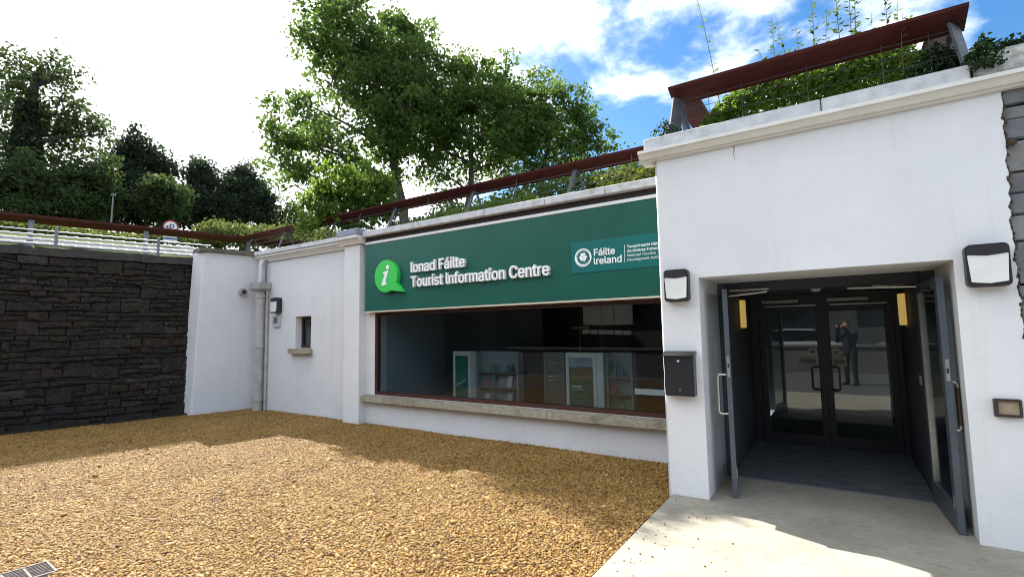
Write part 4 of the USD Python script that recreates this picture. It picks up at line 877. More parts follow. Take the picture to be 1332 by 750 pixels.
BLOBS = {
 'T1': [(-13.20,9.56,11.06,1.12), (-13.04,10.18,12.18,0.67), (-13.41,8.82,10.71,0.45), (-13.36,9.76,9.89,0.99), (-13.33,8.49,7.64,0.82), (-13.26,8.15,6.70,0.67), (-13.33,8.50,6.10,0.47), (-14.46,9.93,7.98,0.83), (-12.86,11.19,10.21,1.14), (-12.33,11.95,11.22,1.07), (-12.20,12.60,12.07,0.68), (-12.45,10.52,8.23,1.13), (-11.00,11.00,8.68,1.06), (-12.84,9.64,6.90,0.81), (-12.15,11.60,7.57,1.03), (-13.90,11.10,11.78,1.03), (-12.69,11.38,12.07,0.55), (-13.43,8.79,8.80,0.22)],
 'T2': [(-10.94,13.03,10.21,1.02), (-10.02,13.17,9.58,1.00), (-9.63,14.02,9.37,0.92), (-11.41,12.93,8.87,1.08), (-9.78,13.05,8.24,1.12), (-9.17,14.05,8.56,1.01), (-10.74,13.19,7.54,1.01), (-9.79,14.19,7.62,0.93), (-11.55,12.48,7.23,0.75), (-12.06,10.99,10.10,1.05), (-11.95,11.77,9.66,1.14), (-11.51,12.53,10.03,1.01), (-10.94,12.41,8.85,0.98), (-11.84,12.21,8.32,1.00), (-12.39,11.65,8.96,0.90)],
 'T3': [(-8.82,15.36,9.65,0.96), (-9.78,14.76,10.22,0.64), (-7.95,15.82,9.30,0.85), (-7.30,16.39,8.89,0.74), (-6.72,16.63,8.31,0.42), (-8.48,15.28,8.37,1.04), (-7.80,16.42,8.42,0.86), (-9.35,15.59,7.62,0.92), (-8.20,16.22,7.86,0.70), (-9.38,14.74,9.28,1.00), (-9.93,14.66,8.36,0.95)],
 'low': [(-9.17,7.11,4.71,0.46), (-9.41,6.78,4.50,0.38), (-9.00,7.63,4.85,0.51), (-8.77,7.89,4.55,0.44), (-9.55,6.59,4.19,0.31), (-8.86,7.18,4.20,0.45)],
 'Ta': [(-33.41,6.30,14.95,1.00), (-34.22,7.36,15.89,0.98), (-33.04,8.02,15.39,0.73), (-34.48,6.03,14.56,0.78), (-32.95,8.40,13.40,1.06), (-34.05,8.09,12.73,1.24), (-35.40,6.55,13.37,1.13), (-32.78,9.03,12.52,0.91), (-34.30,6.99,11.59,1.35), (-34.47,6.05,11.34,1.16), (-33.89,8.74,11.40,1.08), (-33.34,6.64,13.27,0.85)],
 'Ta2': [(-29.94,8.04,9.59,1.04), (-30.20,7.02,8.82,1.22), (-30.41,6.04,8.45,1.18), (-29.78,8.62,8.75,1.13), (-30.52,5.43,8.67,1.02), (-29.03,7.58,7.84,0.92), (-29.32,6.35,7.46,1.03)],
 'Tb': [(-34.11,11.50,12.95,1.01), (-34.30,10.92,12.12,1.08), (-33.90,12.11,12.38,1.02), (-33.39,10.50,10.47,1.22), (-33.06,11.49,10.43,1.33), (-33.63,12.83,12.05,0.84), (-32.47,10.10,8.91,1.09), (-32.04,11.37,8.97,1.12)],
 'Tc': [(-29.92,11.34,9.90,0.75), (-29.99,11.15,9.03,0.91), (-29.72,11.87,9.40,0.76), (-29.87,11.49,8.36,0.83)],
 'Td': [(-32.93,14.55,12.23,0.83), (-32.82,14.80,11.43,0.88), (-33.03,14.32,11.10,0.82), (-31.99,14.21,9.83,1.03), (-31.76,14.70,9.13,0.85)],
 'Te': [(-32.77,17.17,12.54,0.93), (-32.97,16.79,11.69,1.23), (-32.46,17.76,11.72,1.05), (-32.22,16.05,10.26,1.39), (-31.61,17.23,10.10,1.32), (-31.29,17.80,10.84,0.82), (-31.41,15.45,8.87,1.15)],
 'Tf': [(-32.19,20.20,10.80,0.66), (-32.60,19.53,10.33,0.76), (-31.86,20.72,10.40,0.55), (-32.02,18.53,9.52,0.84), (-31.48,19.44,9.34,0.96)],
 'fill': [(-35.09,14.59,9.75,1.10), (-35.21,16.77,10.73,0.85), (-33.23,22.26,10.36,0.70), (-36.49,10.62,9.19,1.01), (-36.11,14.73,11.50,0.62)],
}

def tree(name, label, cat, blobs, trunk, leafm, barkm, seed, leaf=0.125, sprays=34, per=34, sig=0.17, r0=0.16, spikes=0.5, group=None, up=0.6, twig=0.5, inner=0.35):
    rng = np.random.default_rng(seed); t = thing(name, label, cat, group)
    trunk = [V(p, float) for p in trunk]
    tp = np.vstack([curve(a, b, rng, 0.02, 6)[:-1] for a, b in zip(trunk[:-1], trunk[1:])] + [trunk[-1][None]])
    tr = np.linspace(r0, r0 * 0.4, len(tp)); tr[0] *= 1.3
    part(t, 'trunk', tube(tp, tr, 10), barkm, 60)
    limbs, C = [], []
    for (x, y, z, r) in blobs:
        c = V([x, y, z]); base = tp[np.argmin(np.linalg.norm(tp - c, axis=1) + 0.55 * np.maximum(tp[:, 2] - (c[2] - 0.45 * np.linalg.norm(tp[:, :2] - c[:2], axis=1)), 0) * 2)]
        p = curve(base, c, rng, 0.06, 8, 0.06); lr = np.linspace(r0 * 0.36, r0 * 0.08, 8); limbs.append(tube(p, lr, 6))
        n = max(5, int(sprays * (r / 0.8) ** 2))
        d = rng.normal(size=(n, 3)); d /= np.linalg.norm(d, axis=1, keepdims=True); rad = r * (inner + (1.12 - inner) * rng.random(n) ** 0.55)
        S = c + d * rad[:, None] * V([1, 1, 0.9])
        k = int(n * spikes * 0.35)
        for q in range(k):                                     # upright shoots on the upper side
            o = c + V([rng.normal(0, r * 0.5), rng.normal(0, r * 0.5), r * rng.uniform(0.6, 0.9)]); L = r * rng.uniform(0.35, 0.8)
            S = np.vstack([S, o + np.outer(np.linspace(0.2, 1, 4), V([rng.normal(0, .12), rng.normal(0, .12), 1.0]) * L)])
        for s in S:
            if rng.random() < twig * 0.5:
                limbs.append(tube(curve(p[rng.integers(3, 8)], s, rng, 0.08, 4), [r0 * 0.09, r0 * 0.06, r0 * 0.04, r0 * 0.02], 4, False))
        m = rng.poisson(per * rng.uniform(0.5, 1.4, len(S)))
        C.append(np.repeat(S, m, 0) + rng.normal(0, 1, (m.sum(), 3)) * V([sig, sig, sig * 0.62]))
    part(t, 'limbs', limbs, barkm, 60)
    C = np.vstack(C)
    part(t, 'crown', leaves(C, leaf, rng, up), leafm, kind='stuff')
    return t
tree('maple_tree', 'tall spreading green maple, leftmost of the trees above the shop sign', 'tree', BLOBS['T1'], [(-12.04, 11.66, 3.6), (-11.98, 11.6, 5.85), (-12.24, 11.24, 8.05), (-12.67, 10.8, 10.8)], MAPLE, BARK, 11, r0=0.19, sprays=26, per=28, inner=0.2)
tree('maple_tree', 'green maple with forked trunk, middle one of the trees above the shop sign', 'tree', BLOBS['T2'], [(-10.6, 13.28, 3.7), (-10.54, 13.2, 5.8), (-10.37, 13.28, 7.5), (-10.3, 13.4, 9.8)], MAPLE, BARK, 12, r0=0.15, sprays=25, per=27, inner=0.2)
tree('maple_tree', 'green maple nearest the entrance block, rightmost of the trees above the sign', 'tree', BLOBS['T3'], [(-9.03, 15.4, 3.9), (-8.97, 15.4, 6.1), (-8.67, 15.5, 7.9), (-8.4, 15.7, 9.4)], MAPLE, BARK, 13, r0=0.14, sprays=27, per=28, inner=0.2)
tree('bushy_sapling', 'low bright green leafy bush under the leftmost maple behind the roof railing', 'bush', BLOBS['low'], [(-9.1, 7.5, 3.2), (-9.1, 7.4, 4.3)], BRIGHT, BARK, 14, leaf=0.10, sprays=60, per=36, r0=0.05, sig=0.12)
tree('ivy_clad_tree', 'tallest far left tree with bare spreading limbs and ivy clad trunk', 'tree', [(a, b, c - 0.1, r * 0.92) for a, b, c, r in BLOBS['Ta']], [(-33.2, 6.9, 4.5), (-33.3, 6.7, 9.5), (-33.5, 6.6, 12.5), (-33.7, 6.9, 15.2)], MIDLEAF, BARKDARK, 15, leaf=0.19, sprays=20, per=17, sig=0.30, r0=0.40, spikes=0.2, inner=0.4)
def ivy_sleeve():
    rng = np.random.default_rng(77); n = 5200; z = rng.uniform(5.0, 13.6, n); th = rng.uniform(0, 6.28, n); r = (0.95 - 0.07 * (z - 5)) * rng.uniform(0.75, 1.15, n)
    C = np.stack([-33.2 - 0.03 * (z - 5) + r * np.cos(th), 6.85 - 0.03 * (z - 5) + r * np.sin(th), z], 1)
    part(stage.GetPrimAtPath('/World/ivy_clad_tree'), 'ivy', leaves(C, 0.24, rng, 0.2), DARKLEAF, kind='stuff')
ivy_sleeve()
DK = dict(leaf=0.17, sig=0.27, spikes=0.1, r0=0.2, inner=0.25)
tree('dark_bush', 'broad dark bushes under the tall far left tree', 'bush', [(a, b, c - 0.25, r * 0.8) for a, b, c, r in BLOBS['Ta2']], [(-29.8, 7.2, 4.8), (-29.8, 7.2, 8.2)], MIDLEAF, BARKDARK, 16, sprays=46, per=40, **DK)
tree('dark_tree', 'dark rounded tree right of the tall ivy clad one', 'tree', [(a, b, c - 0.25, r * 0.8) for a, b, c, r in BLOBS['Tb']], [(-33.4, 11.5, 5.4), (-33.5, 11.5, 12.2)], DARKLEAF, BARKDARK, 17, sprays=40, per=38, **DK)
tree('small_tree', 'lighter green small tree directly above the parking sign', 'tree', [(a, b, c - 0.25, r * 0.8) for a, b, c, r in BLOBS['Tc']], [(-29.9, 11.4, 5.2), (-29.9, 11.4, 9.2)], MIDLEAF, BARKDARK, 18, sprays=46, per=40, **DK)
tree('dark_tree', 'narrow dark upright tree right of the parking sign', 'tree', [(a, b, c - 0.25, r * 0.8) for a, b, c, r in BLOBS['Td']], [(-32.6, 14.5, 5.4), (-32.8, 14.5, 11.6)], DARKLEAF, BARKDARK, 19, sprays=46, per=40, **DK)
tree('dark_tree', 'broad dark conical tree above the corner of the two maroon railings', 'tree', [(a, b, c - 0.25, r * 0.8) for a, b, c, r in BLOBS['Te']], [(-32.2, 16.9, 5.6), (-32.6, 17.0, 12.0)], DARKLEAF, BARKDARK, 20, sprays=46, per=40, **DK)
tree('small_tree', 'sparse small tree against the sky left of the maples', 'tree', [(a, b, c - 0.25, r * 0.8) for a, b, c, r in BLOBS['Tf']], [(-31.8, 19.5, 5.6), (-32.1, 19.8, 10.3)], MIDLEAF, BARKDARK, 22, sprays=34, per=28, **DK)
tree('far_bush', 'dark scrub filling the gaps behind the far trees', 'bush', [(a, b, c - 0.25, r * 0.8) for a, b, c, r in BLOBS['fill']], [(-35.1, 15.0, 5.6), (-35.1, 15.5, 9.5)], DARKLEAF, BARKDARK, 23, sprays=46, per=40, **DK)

def hedge(name, label, pts, w, h, leafm, seed, n, leaf, top=0.3):
    """foliage along a line of (x, y) points, with an uneven top"""
    rng = np.random.default_rng(seed); pts = V(pts, float); t = thing(name, label, 'hedge')
    seg = np.linalg.norm(np.diff(pts, axis=0), axis=1); cum = np.concatenate([[0], np.cumsum(seg)]); s = rng.uniform(0, cum[-1], n)
    X, Y = np.interp(s, cum, pts[:, 0]), np.interp(s, cum, pts[:, 1])
    d = rng.uniform(-1, 1, n); H = h * (1 - top + 2 * top * meshkit.fbm(np.stack([s * 0.9, d * 0, d * 0 + seed], -1), 3, seed)) * (1 + 0.25 * rng.random(n) ** 6)
    z = H * np.sqrt(np.clip(1 - (d * 0.9) ** 2, 0, 1)) * rng.random(n) ** 0.45
    nx, ny = np.interp(s, cum[:-1], -np.diff(pts[:, 1]) / seg), np.interp(s, cum[:-1], np.diff(pts[:, 0]) / seg)
    X, Y = X + nx * d * w / 2, Y + ny * d * w / 2
    C = np.stack([X, Y, upper_h(X, Y) + z], 1)
    part(t, 'foliage', leaves(C, leaf, rng, 0.45), leafm, kind='stuff')
    st = []
    for q in np.linspace(0.03, 0.97, max(4, int(cum[-1] / 0.7))):
        x, y = np.interp(q * cum[-1], cum, pts[:, 0]), np.interp(q * cum[-1], cum, pts[:, 1]); g = float(upper_h(x, y))
        for _ in range(3):
            st.append(tube(curve((x, y, g - 0.05), (x + rng.normal(0, .15 * w), y + rng.normal(0, .15 * w), g + h * rng.uniform(0.5, 0.95)), rng, 0.06, 4), [0.015, 0.012, 0.008, 0.004], 4, False))
    part(t, 'stems', st, BARK, kind='stuff')
PALE = leaf_mat('pale_leaf', [(0, (0.06, 0.085, 0.02)), (0.4, (0.13, 0.165, 0.045)), (0.75, (0.20, 0.235, 0.075)), (1, (0.28, 0.30, 0.12))], 0.4)
hedge('pale_hedge', 'pale yellow green hedge behind the corner where the maroon railings meet', [(-19.0, 8.6), (-16.0, 9.4), (-13.6, 9.7), (-11.3, 9.3)], 1.3, 0.85, PALE, 31, 15000, 0.085, 0.35)
hedge('verge_plants', 'strip of pale green plants beyond the road behind the guard rail', [(-20.5, 0.0), (-19.5, 5.0), (-18.3, 9.0)], 1.4, 0.38, PALE, 32, 11000, 0.10, 0.5)
hedge('bank_shrubs', 'low dark green mound of shrubs right behind the sign coping', [(-8.3, 7.9), (-6.2, 7.7), (-4.6, 7.9)], 1.3, 0.80, BRIGHT, 33, 12000, 0.06, 0.22)
hedge('undergrowth', 'mixed green undergrowth between the railing and the maple trunks', [(-8.0, 9.2), (-6.0, 8.9), (-4.2, 8.9), (-2.0, 9.0)], 1.5, 1.45, SHRUBLEAF, 34, 13000, 0.085, 0.4)
hedge('autumn_bush', 'yellow and rust leaved bush against the left side of the entrance block', [(-3.1, 7.5), (-2.2, 7.45), (-1.75, 7.6)], 0.9, 0.78, AUTUMN, 35, 3600, 0.065, 0.4)

def block_plants():
    rng = np.random.default_rng(41)
    t = thing('roof_shrub', 'dense leafy green shrub with tall shoots growing behind the block railing', 'shrub')
    n = 7500; X = rng.uniform(-1.12, 0.86, n); d = rng.uniform(-1, 1, n)
    env = np.clip((X + 1.2) / 0.55, 0.12, 1) * np.clip((1.1 - X) / 0.5, 0.25, 1)
    H = (0.22 + 0.46 * env) * (0.75 + 0.5 * meshkit.fbm(np.stack([X * 2.5, d, d * 0], -1), 3, 3))
    z = H * np.sqrt(np.clip(1 - (d * 0.85) ** 2, 0, 1)) * rng.random(n) ** 0.4
    C = np.stack([X, 5.58 + d * 0.24, 3.58 + z], 1)
    part(t, 'foliage', leaves(C, 0.052, rng, 0.35), BRIGHT, kind='stuff')
    st = [tube(curve((x, 5.62, 3.5), (x + rng.normal(0, .1), 5.6 + rng.normal(0, .15), 3.6 + rng.uniform(0.2, 0.5)), rng, 0.1, 5), [0.008, 0.007, 0.006, 0.004, 0.003], 5, False) for x in rng.uniform(-1.0, 0.8, 26)]
    part(t, 'stems', st, BARK, kind='stuff')
    def shoot(parent, x, y, z0, z1, lean, size, gap=0.055, lm=SHRUBLEAF):
        p = curve((x - lean * 0.4, y, z0), (x + lean, y + rng.normal(0, 0.04), z1), rng, 0.025, 9); L = z1 - z0
        s = part(parent, 'shoot', tube(p, np.linspace(0.0055, 0.0015, 9), 5), mat('shoot_stem', (0.06, 0.055, 0.03), rough=0.8), 60)
        K = int(L / gap); C = []
        for k in range(1, K):
            q = k / K; c = V([np.interp(q * 8, np.arange(9), p[:, a]) for a in range(3)])
            for sg in (-1, 1):
                if rng.random() < 0.85:
                    th = rng.uniform(0, 6.28); o = V([math.cos(th), math.sin(th) * 0.6, 0.35 * rng.uniform(0.2, 1.4)]); ln = size * rng.uniform(0.6, 1.15) * (1.1 - 0.5 * q)
                    a = o / np.linalg.norm(o); nb = np.cross(a, V([0, 0, 1.0])); nb /= np.linalg.norm(nb); nn = np.cross(nb, a)
                    C.append(V([c, c + a * ln * .5 + nb * ln * .26 - nn * ln * .06, c + a * ln, c + a * ln * .5 - nb * ln * .26 - nn * ln * .06]))
        v = np.vstack(C); k = np.arange(len(C))[:, None] * 4
        part(s, 'leaf', trimesh.Trimesh(v, np.hstack([k + [0, 1, 2], k + [0, 2, 3]]).reshape(-1, 3), process=False), lm, kind='stuff')
    for x, z1, ln in ((-0.37, 4.93, -0.02), (-0.24, 4.80, -0.10), (-0.12, 4.62, -0.05), (-0.02, 5.10, 0.0), (0.09, 4.80, 0.01), (0.20, 5.15, -0.02), (0.27, 5.05, 0.02), (0.33, 5.2, 0.03), (0.52, 4.75, 0.02), (0.61, 4.62, 0.03), (-0.46, 4.56, -0.06), (0.70, 4.45, 0.02), (0.45, 4.60, 0.0)):
        shoot(t, x, 5.58 + rng.normal(0, 0.05), 3.85, z1, ln, 0.085, 0.042)
    shoot(t, 0.60, 5.14, 3.75, 4.28, 0.02, 0.075, 0.05, AUTUMN)
    t2 = thing('tall_shoot', 'single tall thin shoot with sparse leaves rising left of the roof shrub', 'plant')
    shoot(t2, -0.93, 5.40, 3.62, 5.55, -0.19, 0.075, 0.085, BRIGHT)
    # ivy at the ends of the coping
    for lab, cx, w, cy, z0, hh, n in (('dark ivy clump hanging over the coping at the right end of the block', 1.05, 0.10, 5.00, 3.56, 0.26, 700), ('trailing ivy lying along the lichened coping at the right edge', 1.55, 0.50, 5.10, 3.715, 0.09, 1500),
                                      ('wispy climbing plant at the left end of the block coping', -1.40, 0.15, 5.15, 3.62, 0.22, 260), ('ivy growing around the right end posts of the block railing', 0.82, 0.20, 5.30, 3.64, 0.34, 1800)):
        ti = thing('ivy', lab, 'ivy'); q = rng.normal(0, 0.5, n)
        C = np.stack([cx + np.clip(q, -1, 1) * w, cy + rng.normal(0, 0.06, n), z0 + hh * rng.random(n) * (1 - 0.5 * np.abs(np.clip(q, -1, 1)))], 1)
        part(ti, 'foliage', leaves(C, 0.036, rng, 0.4), IVYLEAF, kind='stuff')
        part(ti, 'vine', [tube(curve((cx - w * .8, cy, z0), (cx + w * .8, cy + .03, z0 + hh * .5), rng, 0.15, 7), 0.004, 5), tube(curve((cx, cy, z0 - .02), (cx - w * .3, cy, z0 + hh * .9), rng, 0.15, 7), 0.004, 5)], BARK)
block_plants()

# ================================================================== things behind the shop window
WHITEP = mat('stand_white', (0.66, 0.68, 0.68), rough=0.5)
def stand(label, x0, x1, y, ztop, frame_m, poster):
    t = thing('display_stand', label, 'display stand'); w = 0.055
    part(t, 'frame', sub(box(x0, x1, y, y + 0.10, 0.06, ztop, 0.006), box(x0 + w, x1 - w, y - 0.1, y + 0.012, 0.16, ztop - w - 0.02)), frame_m)
    px0, px1, pz0, pz1 = x0 + w + 0.002, x1 - w - 0.002, 0.165, ztop - w - 0.025
    for name, a, b, c, d, m in poster:
        p = part(t, name, box(px0 + (px1 - px0) * a, px0 + (px1 - px0) * b, y + (0.009 if name == 'poster' else 0.0075), y + (0.0115 if name == 'poster' else 0.0088), pz0 + (pz1 - pz0) * c, pz0 + (pz1 - pz0) * d), m)
    return t
PG = mat('poster_green', (0.010, 0.13, 0.085), (0.014, 0.15, 0.10), 3, 0.4); PT = mat('poster_text', (0.6, 0.62, 0.6), rough=0.6)
PS = mat('poster_sky', (0.10, 0.18, 0.32), (0.42, 0.47, 0.52), 5, 0.5, stretch=(1, 1, 5)); PL = mat('poster_land', (0.26, 0.11, 0.045), (0.10, 0.14, 0.05), 9, 0.5)
PF = mat('poster_field', (0.06, 0.13, 0.04), (0.03, 0.11, 0.075), 6, 0.5, stretch=(1, 1, 4)); PD = mat('poster_deep', (0.012, 0.11, 0.085), (0.02, 0.13, 0.10), 7, 0.5, stretch=(1, 1, 5))
s = stand('white framed display stand with plain green poster inside the shop window', -5.93, -5.52, 6.98, 1.29, WHITEP, [('poster', 0, 1, 0, 1, PG)])
part(s, 'side', box(-5.515, -5.42, 6.99, 7.09, 0.06, 1.29), mat('stand_grey', (0.42, 0.45, 0.46), rough=0.5))
pts = [V([-5.88 + 0.03 * k, 6.982, 0.665 + 0.014 * k + 0.012 * math.sin(k * 1.1)]) for k in range(9)]
part(s, 'print', [tube(pts, 0.012, 5), tube([q + V([0, 0, -0.05]) for q in pts[:6]], 0.006, 5)], PT)
s = stand('white framed display stand with landscape poster inside the shop window', -3.62, -3.10, 6.98, 1.29, mat('stand_lit', (0.72, 0.76, 0.75), rough=0.5), [('poster', 0, 1, 0, 0.52, PD), ('poster', 0, 1, 0.52, 0.68, PF), ('poster', 0, 1, 0.68, 0.86, PL), ('poster', 0, 1, 0.86, 1, PS)]  # brighter copy of the stand white, put into the base colour
          + [('print', 0.1, 0.1 + w, z, z + 0.006, mat('print_pale', (0.20, 0.34, 0.30), rough=0.6)) for w, z in ((0.7, 0.44), (0.8, 0.37), (0.62, 0.33), (0.75, 0.26), (0.66, 0.22), (0.7, 0.13), (0.5, 0.09))] + [('print', 0.1, 0.52, 0.565, 0.59, PT), ('print', 0.1, 0.6, 0.53, 0.54, PT)])
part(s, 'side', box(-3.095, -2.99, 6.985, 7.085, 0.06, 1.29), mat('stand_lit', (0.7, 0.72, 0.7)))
stand('grey panel display stand between the two leaflet racks', -4.06, -3.68, 7.05, 1.29, mat('stand_taupe', (0.16, 0.165, 0.15), rough=0.5), [('poster', 0, 1, 0, 1, mat('poster_taupe', (0.11, 0.115, 0.10), (0.14, 0.14, 0.12), 3, 0.6)), ('print', 0.1, 0.5, 0.70, 0.71, PT), ('print', 0.1, 0.6, 0.64, 0.645, PT), ('print', 0.1, 0.75, 0.9, 0.906, PT)])
def rack(label, x0, x1, y, seed):
    rng = np.random.default_rng(seed); t = thing('leaflet_rack', label, 'leaflet rack')
    part(t, 'back', box(x0, x1, y + 0.14, y + 0.16, 0.06, 1.29, 0.003), mat('rack_grey', (0.32, 0.37, 0.39), rough=0.4))
    part(t, 'side', box(x0, x0 + 0.02, y - 0.02, y + 0.139, 0.06, 1.29), mat('rack_grey', (0.32, 0.37, 0.39))); part(t, 'side', box(x1 - 0.02, x1, y - 0.02, y + 0.139, 0.06, 1.29), mat('rack_grey', (0.32, 0.37, 0.39)))
    cols = [mat(f'leaflet_{n}', c, rough=0.5) for n, c in (('white', (0.5, 0.5, 0.48)), ('blue', (0.10, 0.17, 0.28)), ('red', (0.30, 0.12, 0.10)), ('green', (0.09, 0.22, 0.13)), ('slate', (0.12, 0.14, 0.18)), ('cream', (0.5, 0.46, 0.36)))]
    n = max(3, int((x1 - x0 - 0.06) / 0.115))
    for k, z in enumerate((0.16, 0.42, 0.68, 0.94)):
        part(t, 'shelf', box(x0 + 0.021, x1 - 0.021, y + 0.0, y + 0.139, z - 0.018, z - 0.004), mat('rack_shelf', (0.22, 0.25, 0.27), rough=0.3))
        for i in range(n):
            if rng.random() < 0.6:
                x = x0 + 0.03 + i * (x1 - x0 - 0.06) / n; hgt = rng.uniform(0.10, 0.23); m = box(0, 0.098, 0, rng.uniform(0.008, 0.03), 0, hgt)
                a = 0.28; m = place(m, V([[1, 0, 0], [0, math.cos(a), math.sin(a)], [0, -math.sin(a), math.cos(a)]], float), [x, y + 0.03, z])
                part(t, 'leaflet', m, cols[rng.choice(6, p=[.34, .16, .14, .1, .16, .1])])
rack('wide leaflet rack filled with brochures beside the green poster stand', -5.415, -4.53, 7.02, 1)
rack('narrow leaflet rack with a few brochures right of the landscape poster', -2.96, -2.56, 7.06, 2)
def info_panel():
    t = thing('information_panel', 'pale wall panel with white letter i high inside the shop window', 'wall panel')
    P = mat('panel_pale', (0.84, 0.86, 0.88), (0.88, 0.90, 0.92), 2, 0.5)
    for a, b in ((-3.49, -3.162), (-3.154, -2.96), (-2.947, -2.653)):
        part(t, 'board', box(a, b, 7.40, 7.43, 1.709, 2.079, 0.002), P)
    ii = unary_union([Polygon([(-3.288, 1.827), (-3.25, 1.818), (-3.225, 1.915), (-3.279, 1.907)]), Point(-3.225, 1.945).buffer(0.019)])
    part(t, 'letter', front_prism(ii, 7.39, 7.399), mat('white_letter', (0.95, 0.95, 0.95), rough=0.4))  # plain white letter on pale boards, gives off no light
    for k in range(6):
        x = -3.465 + k * 0.139
        part(t, 'slat', box(x, x + 0.118, 7.30, 7.34, 1.574 - 0.005 * k, 1.642 - 0.005 * k, 0.004), P)
    part(t, 'ledge', box(-3.633, -3.322, 7.27, 7.30, 1.654, 1.692), mat('ledge_yellow', (0.36, 0.38, 0.20), rough=0.5))
    part(t, 'upright', [box(-3.549, -3.532, 7.36, 7.38, 0.06, 1.65), box(-3.17, -3.153, 7.36, 7.38, 0.06, 1.71)], mat('upright_grey', (0.16, 0.17, 0.19), rough=0.4))
info_panel()
tw = thing('window_strip', 'blank white strip fixed inside the shop window near its right end', 'label strip')
part(tw, 'strip', box(-2.25, -1.63, 6.256, 6.262, 0.80, 0.875), mat('strip_white', (0.80, 0.80, 0.82), rough=0.5))
part(tw, 'backing', box(-2.25, -1.63, 6.264, 6.268, 0.805, 0.87), WHITEP)

# ================================================================== the street behind the viewer, out of view, darkens what the glass mirrors
def street():
    t = thing('street_wall', 'low grey wall along the street facing the building, behind the viewer and out of view', 'wall')
    part(t, 'wall', box(-30, 30, -4.6, -4.3, -0.1, 0.88), mat('street_render', (0.13, 0.13, 0.125), (0.18, 0.18, 0.17), 2, 0.9)); part(t, 'coping', box(-30, 30, -4.65, -4.25, 0.881, 0.96), mat('street_coping', (0.15, 0.15, 0.145), (0.2, 0.2, 0.19), 3, 0.9))
    rng = np.random.default_rng(61)
    for k, (x, y) in enumerate(((-22, -19), (-13, -17), (-5, -18), (3, -17.5), (11, -19), (19, -17))):
        bl = [(x + rng.normal(0, 1.6), y + rng.normal(0, 1.3), rng.uniform(3.2, 8.2), rng.uniform(1.3, 2.1)) for _ in range(9)]
        tree('street_tree', 'leafy street tree standing across the road behind the viewer', 'tree', bl, [(x, y, -0.1), (x, y, 3), (x + .2, y, 7)], MIDLEAF, BARK, 70 + k, leaf=0.34, sprays=16, per=14, sig=0.35, r0=0.2, group='street trees across the road')
    b = thing('office_block', 'dark office building across the street, out of view, darkening the window reflections', 'building')
    part(b, 'wall', box(-40, 30, -40, -28, -0.1, 12), mat('office_wall', (0.10, 0.10, 0.11), (0.14, 0.14, 0.15), 1, 0.8))
    WG = mat('office_window', (0.03, 0.04, 0.05), rough=0.15)
    for i in range(12):
        for j in range(3):
            part(b, 'window', box(-38 + i * 5.6, -34.5 + i * 5.6, -28, -27.97, 1.5 + j * 3.6, 3.6 + j * 3.6), WG)
    def car(label, x, y, m):
        t = thing('parked_car', label, 'car', 'cars parked across the street')
        body = [(-2.1, 0.35), (-2.1, 0.72), (-1.75, 0.86), (-1.15, 0.93), (1.75, 0.95), (2.05, 0.80), (2.1, 0.45), (2.0, 0.3), (-1.9, 0.3)]
        part(t, 'body', front_prism(Polygon([(x + a, z) for a, z in body]).buffer(0.04), y - 0.85, y + 0.85), m)
        cab = [(-1.1, 0.98), (-0.45, 1.40), (0.1, 1.46), (1.0, 1.42), (1.72, 0.99)]
        part(t, 'cabin', front_prism(Polygon([(x + a, z) for a, z in cab]), y - 0.72, y + 0.72), BLACKGLOSS)
        part(t, 'roof', front_prism(Polygon([(x + a, z) for a, z in [(-0.5, 1.395), (0.1, 1.463), (1.05, 1.425), (1.0, 1.475), (0.1, 1.51), (-0.45, 1.44)]]), y - 0.74, y + 0.74), m)
        for dx in (-1.3, 1.3):
            for sy in (-0.80, 0.80):
                w = part(t, 'wheel', tube([(x + dx, y + sy - 0.1, 0.32), (x + dx, y + sy + 0.1, 0.32)], 0.32, 20), BLACK); part(w, 'rim', tube([(x + dx, y + sy - 0.105, 0.32), (x + dx, y + sy + 0.105, 0.32)], 0.2, 16), INOX)
        part(t, 'headlight', box(x - 2.13, x - 1.95, y - 0.7, y - 0.4, 0.66, 0.76, 0.02), FROST); part(t, 'headlight', box(x - 2.13, x - 1.95, y + 0.4, y + 0.7, 0.66, 0.76, 0.02), FROST)
    car('white car parked across the street beyond the low wall', -1.9, -8.5, mat('car_white', (0.7, 0.7, 0.72), rough=0.25, coat=0.5))
    car('silver car parked across the street beyond the low wall', 3.2, -8.5, mat('car_silver', (0.35, 0.36, 0.38), rough=0.25, coat=0.5))
street()

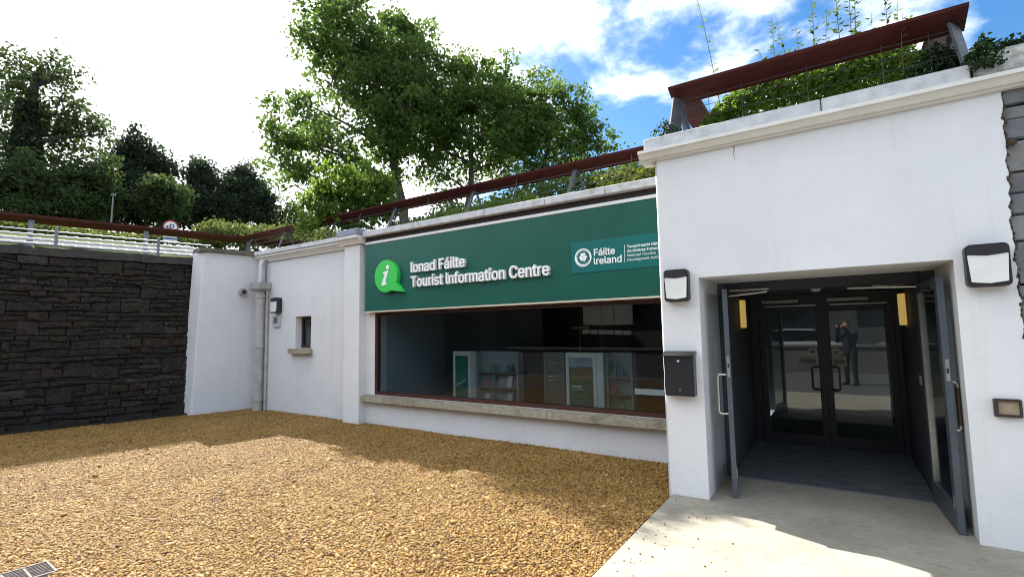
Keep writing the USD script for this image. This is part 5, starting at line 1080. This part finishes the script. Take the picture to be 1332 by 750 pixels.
# ================================================================== the person taking the picture, seen mirrored in the doors
def person():
    F = V([-math.sin(YAW), math.cos(YAW), 0]); Rr = V([math.cos(YAW), math.sin(YAW), 0]); U = V([0, 0, 1.])
    W = lambda a, b, c: a * Rr + b * F + c * U                   # right, forward, up
    def skin_of(bones, step=0.02, it=8):
        whole = None
        for p, r, q, s in bones:
            pts = []
            for c, k in ((p, r), (q, s)):
                m = trimesh.creation.icosphere(2, k); pts.append(np.array(m.vertices) + c)
            h = manifold3d.Manifold.hull_points(np.vstack(pts)); whole = h if whole is None else whole + h
        q = whole.refine_to_length(step).to_mesh(); m = trimesh.Trimesh(q.vert_properties[:, :3], q.tri_verts)
        trimesh.smoothing.filter_taubin(m, iterations=it); return m
    b0 = -0.40
    hip, chest, neck, head = W(0, b0, 0.95), W(0, b0 + .01, 1.30), W(0, b0 + .02, 1.47), W(0, b0 + 0.06, 1.625)
    legs, arms, feet, hands = [], [], [], []
    for s in (-1, 1):
        h, k, a = W(s * .095, b0, .90), W(s * .11, b0 + .02, .50), W(s * .12, b0 - .01, .09)
        legs += [(h, .085, k, .058), (k, .056, a, .040)]; feet += [(a - U * .03, .042, W(s * .13, b0 + .15, .035), .032)]
        sh, el, wr = W(s * .185, b0 + .01, 1.41), W(s * .235, b0 + .13, 1.20), W(s * .085, b0 + .30, 1.555)
        arms += [(sh, .058, el, .044), (el, .042, wr, .030)]
        palm = W(s * .083, b0 + .335, 1.61); hands += [(wr, .027, palm, .030)]
        for i in range(4):                                       # fingers behind and round the phone
            a0 = palm + U * (.022 - .016 * i) + F * .012; a1 = a0 - Rr * s * .028 + F * .020; a2 = a1 - Rr * s * (.022 - .004 * abs(i - 1)) - F * .002
            hands += [(a0, .0085, a1, .008), (a1, .008, a2, .007)]
        t0 = palm + U * .012 - F * .012; t1 = t0 - Rr * s * .022 - F * .004 + U * .012; hands += [(t0, .011, t1, .009), (t1, .009, t1 - Rr * s * .016 + U * .006, .008)]
    skull = [(head + U * .025, .088, head - U * .055 + F * .022, .060), (head - U * .065 + F * .055, .030, head - U * .03 + F * .06, .035), (head + F * .085 - U * .005, .013, head + F * .102 - U * .028, .014)]
    for s in (-1, 1):
        skull += [(head + Rr * s * .084 - U * .005, .018, head + Rr * s * .088 - U * .032, .014)]
    torso = [(hip, .125, chest, .150), (chest - Rr * .10, .10, chest + Rr * .10, .10), (W(-.16, b0, 1.41), .06, W(.16, b0, 1.41), .06), (neck - U * .04, .055, head - U * .06, .050)]
    t = thing('person', 'person in dark jacket and trousers taking a photograph, mirrored in the inner doors', 'person')
    part(t, 'body', skin_of(torso + arms + hands + legs + feet + skull, 0.012, 6), mat('skin', (0.42, 0.25, 0.18), (0.46, 0.28, 0.21), 6, 0.5), True)
    big = lambda bs, e: [(p, r + e, q, s + e) for p, r, q, s in bs]
    part(t, 'jacket', skin_of(big([(hip + U * .02, .125, chest, .150), (chest - Rr * .10, .10, chest + Rr * .10, .10), (W(-.16, b0, 1.41), .06, W(.16, b0, 1.41), .06)] + arms, .016)), mat('jacket_navy', (0.015, 0.018, 0.028), (0.022, 0.026, 0.038), 8, 0.8), True)
    part(t, 'trousers', skin_of(big([(hip - U * .02, .125, hip + U * .02, .122)] + legs, .012)), mat('trouser_dark', (0.018, 0.018, 0.022), rough=0.85), True)
    part(t, 'hair', skin_of([(head + U * .045 - F * .01, .090, head + U * .02 - F * .035, .086)], 0.015), mat('hair_brown', (0.05, 0.028, 0.016), rough=0.7), True)
    for s in (-1, 1):
        part(t, 'shoe', skin_of(big([feet[0 if s < 0 else 1]], .012)), BLACK, True)
        part(t, 'eye', trimesh.creation.icosphere(2, .012, transform=trimesh.transformations.translation_matrix(head + Rr * s * .032 + F * .076 + U * .008)), mat('eye_dark', (0.03, 0.02, 0.02), rough=0.2), True)
    part(t, 'mouth', skin_of([(head - U * .062 + F * .083 - Rr * .018, .006, head - U * .062 + F * .083 + Rr * .018, .006)], .006), mat('lip', (0.30, 0.12, 0.11), rough=0.5), True)
    ph = thing('phone', 'dark phone held up in both hands by the mirrored person', 'phone')
    R = np.stack([Rr, F, U], 1)
    part(ph, 'case', place(box(-.078, .078, -.0045, .0045, -.037, .037, .003), R, W(0, -0.055, 1.625)), BLACKGLOSS)
    part(ph, 'camera_bump', place(box(.04, .07, .005, .007, -.02, .025, .001), R, W(0, -0.055, 1.625)), BLACK)
person()
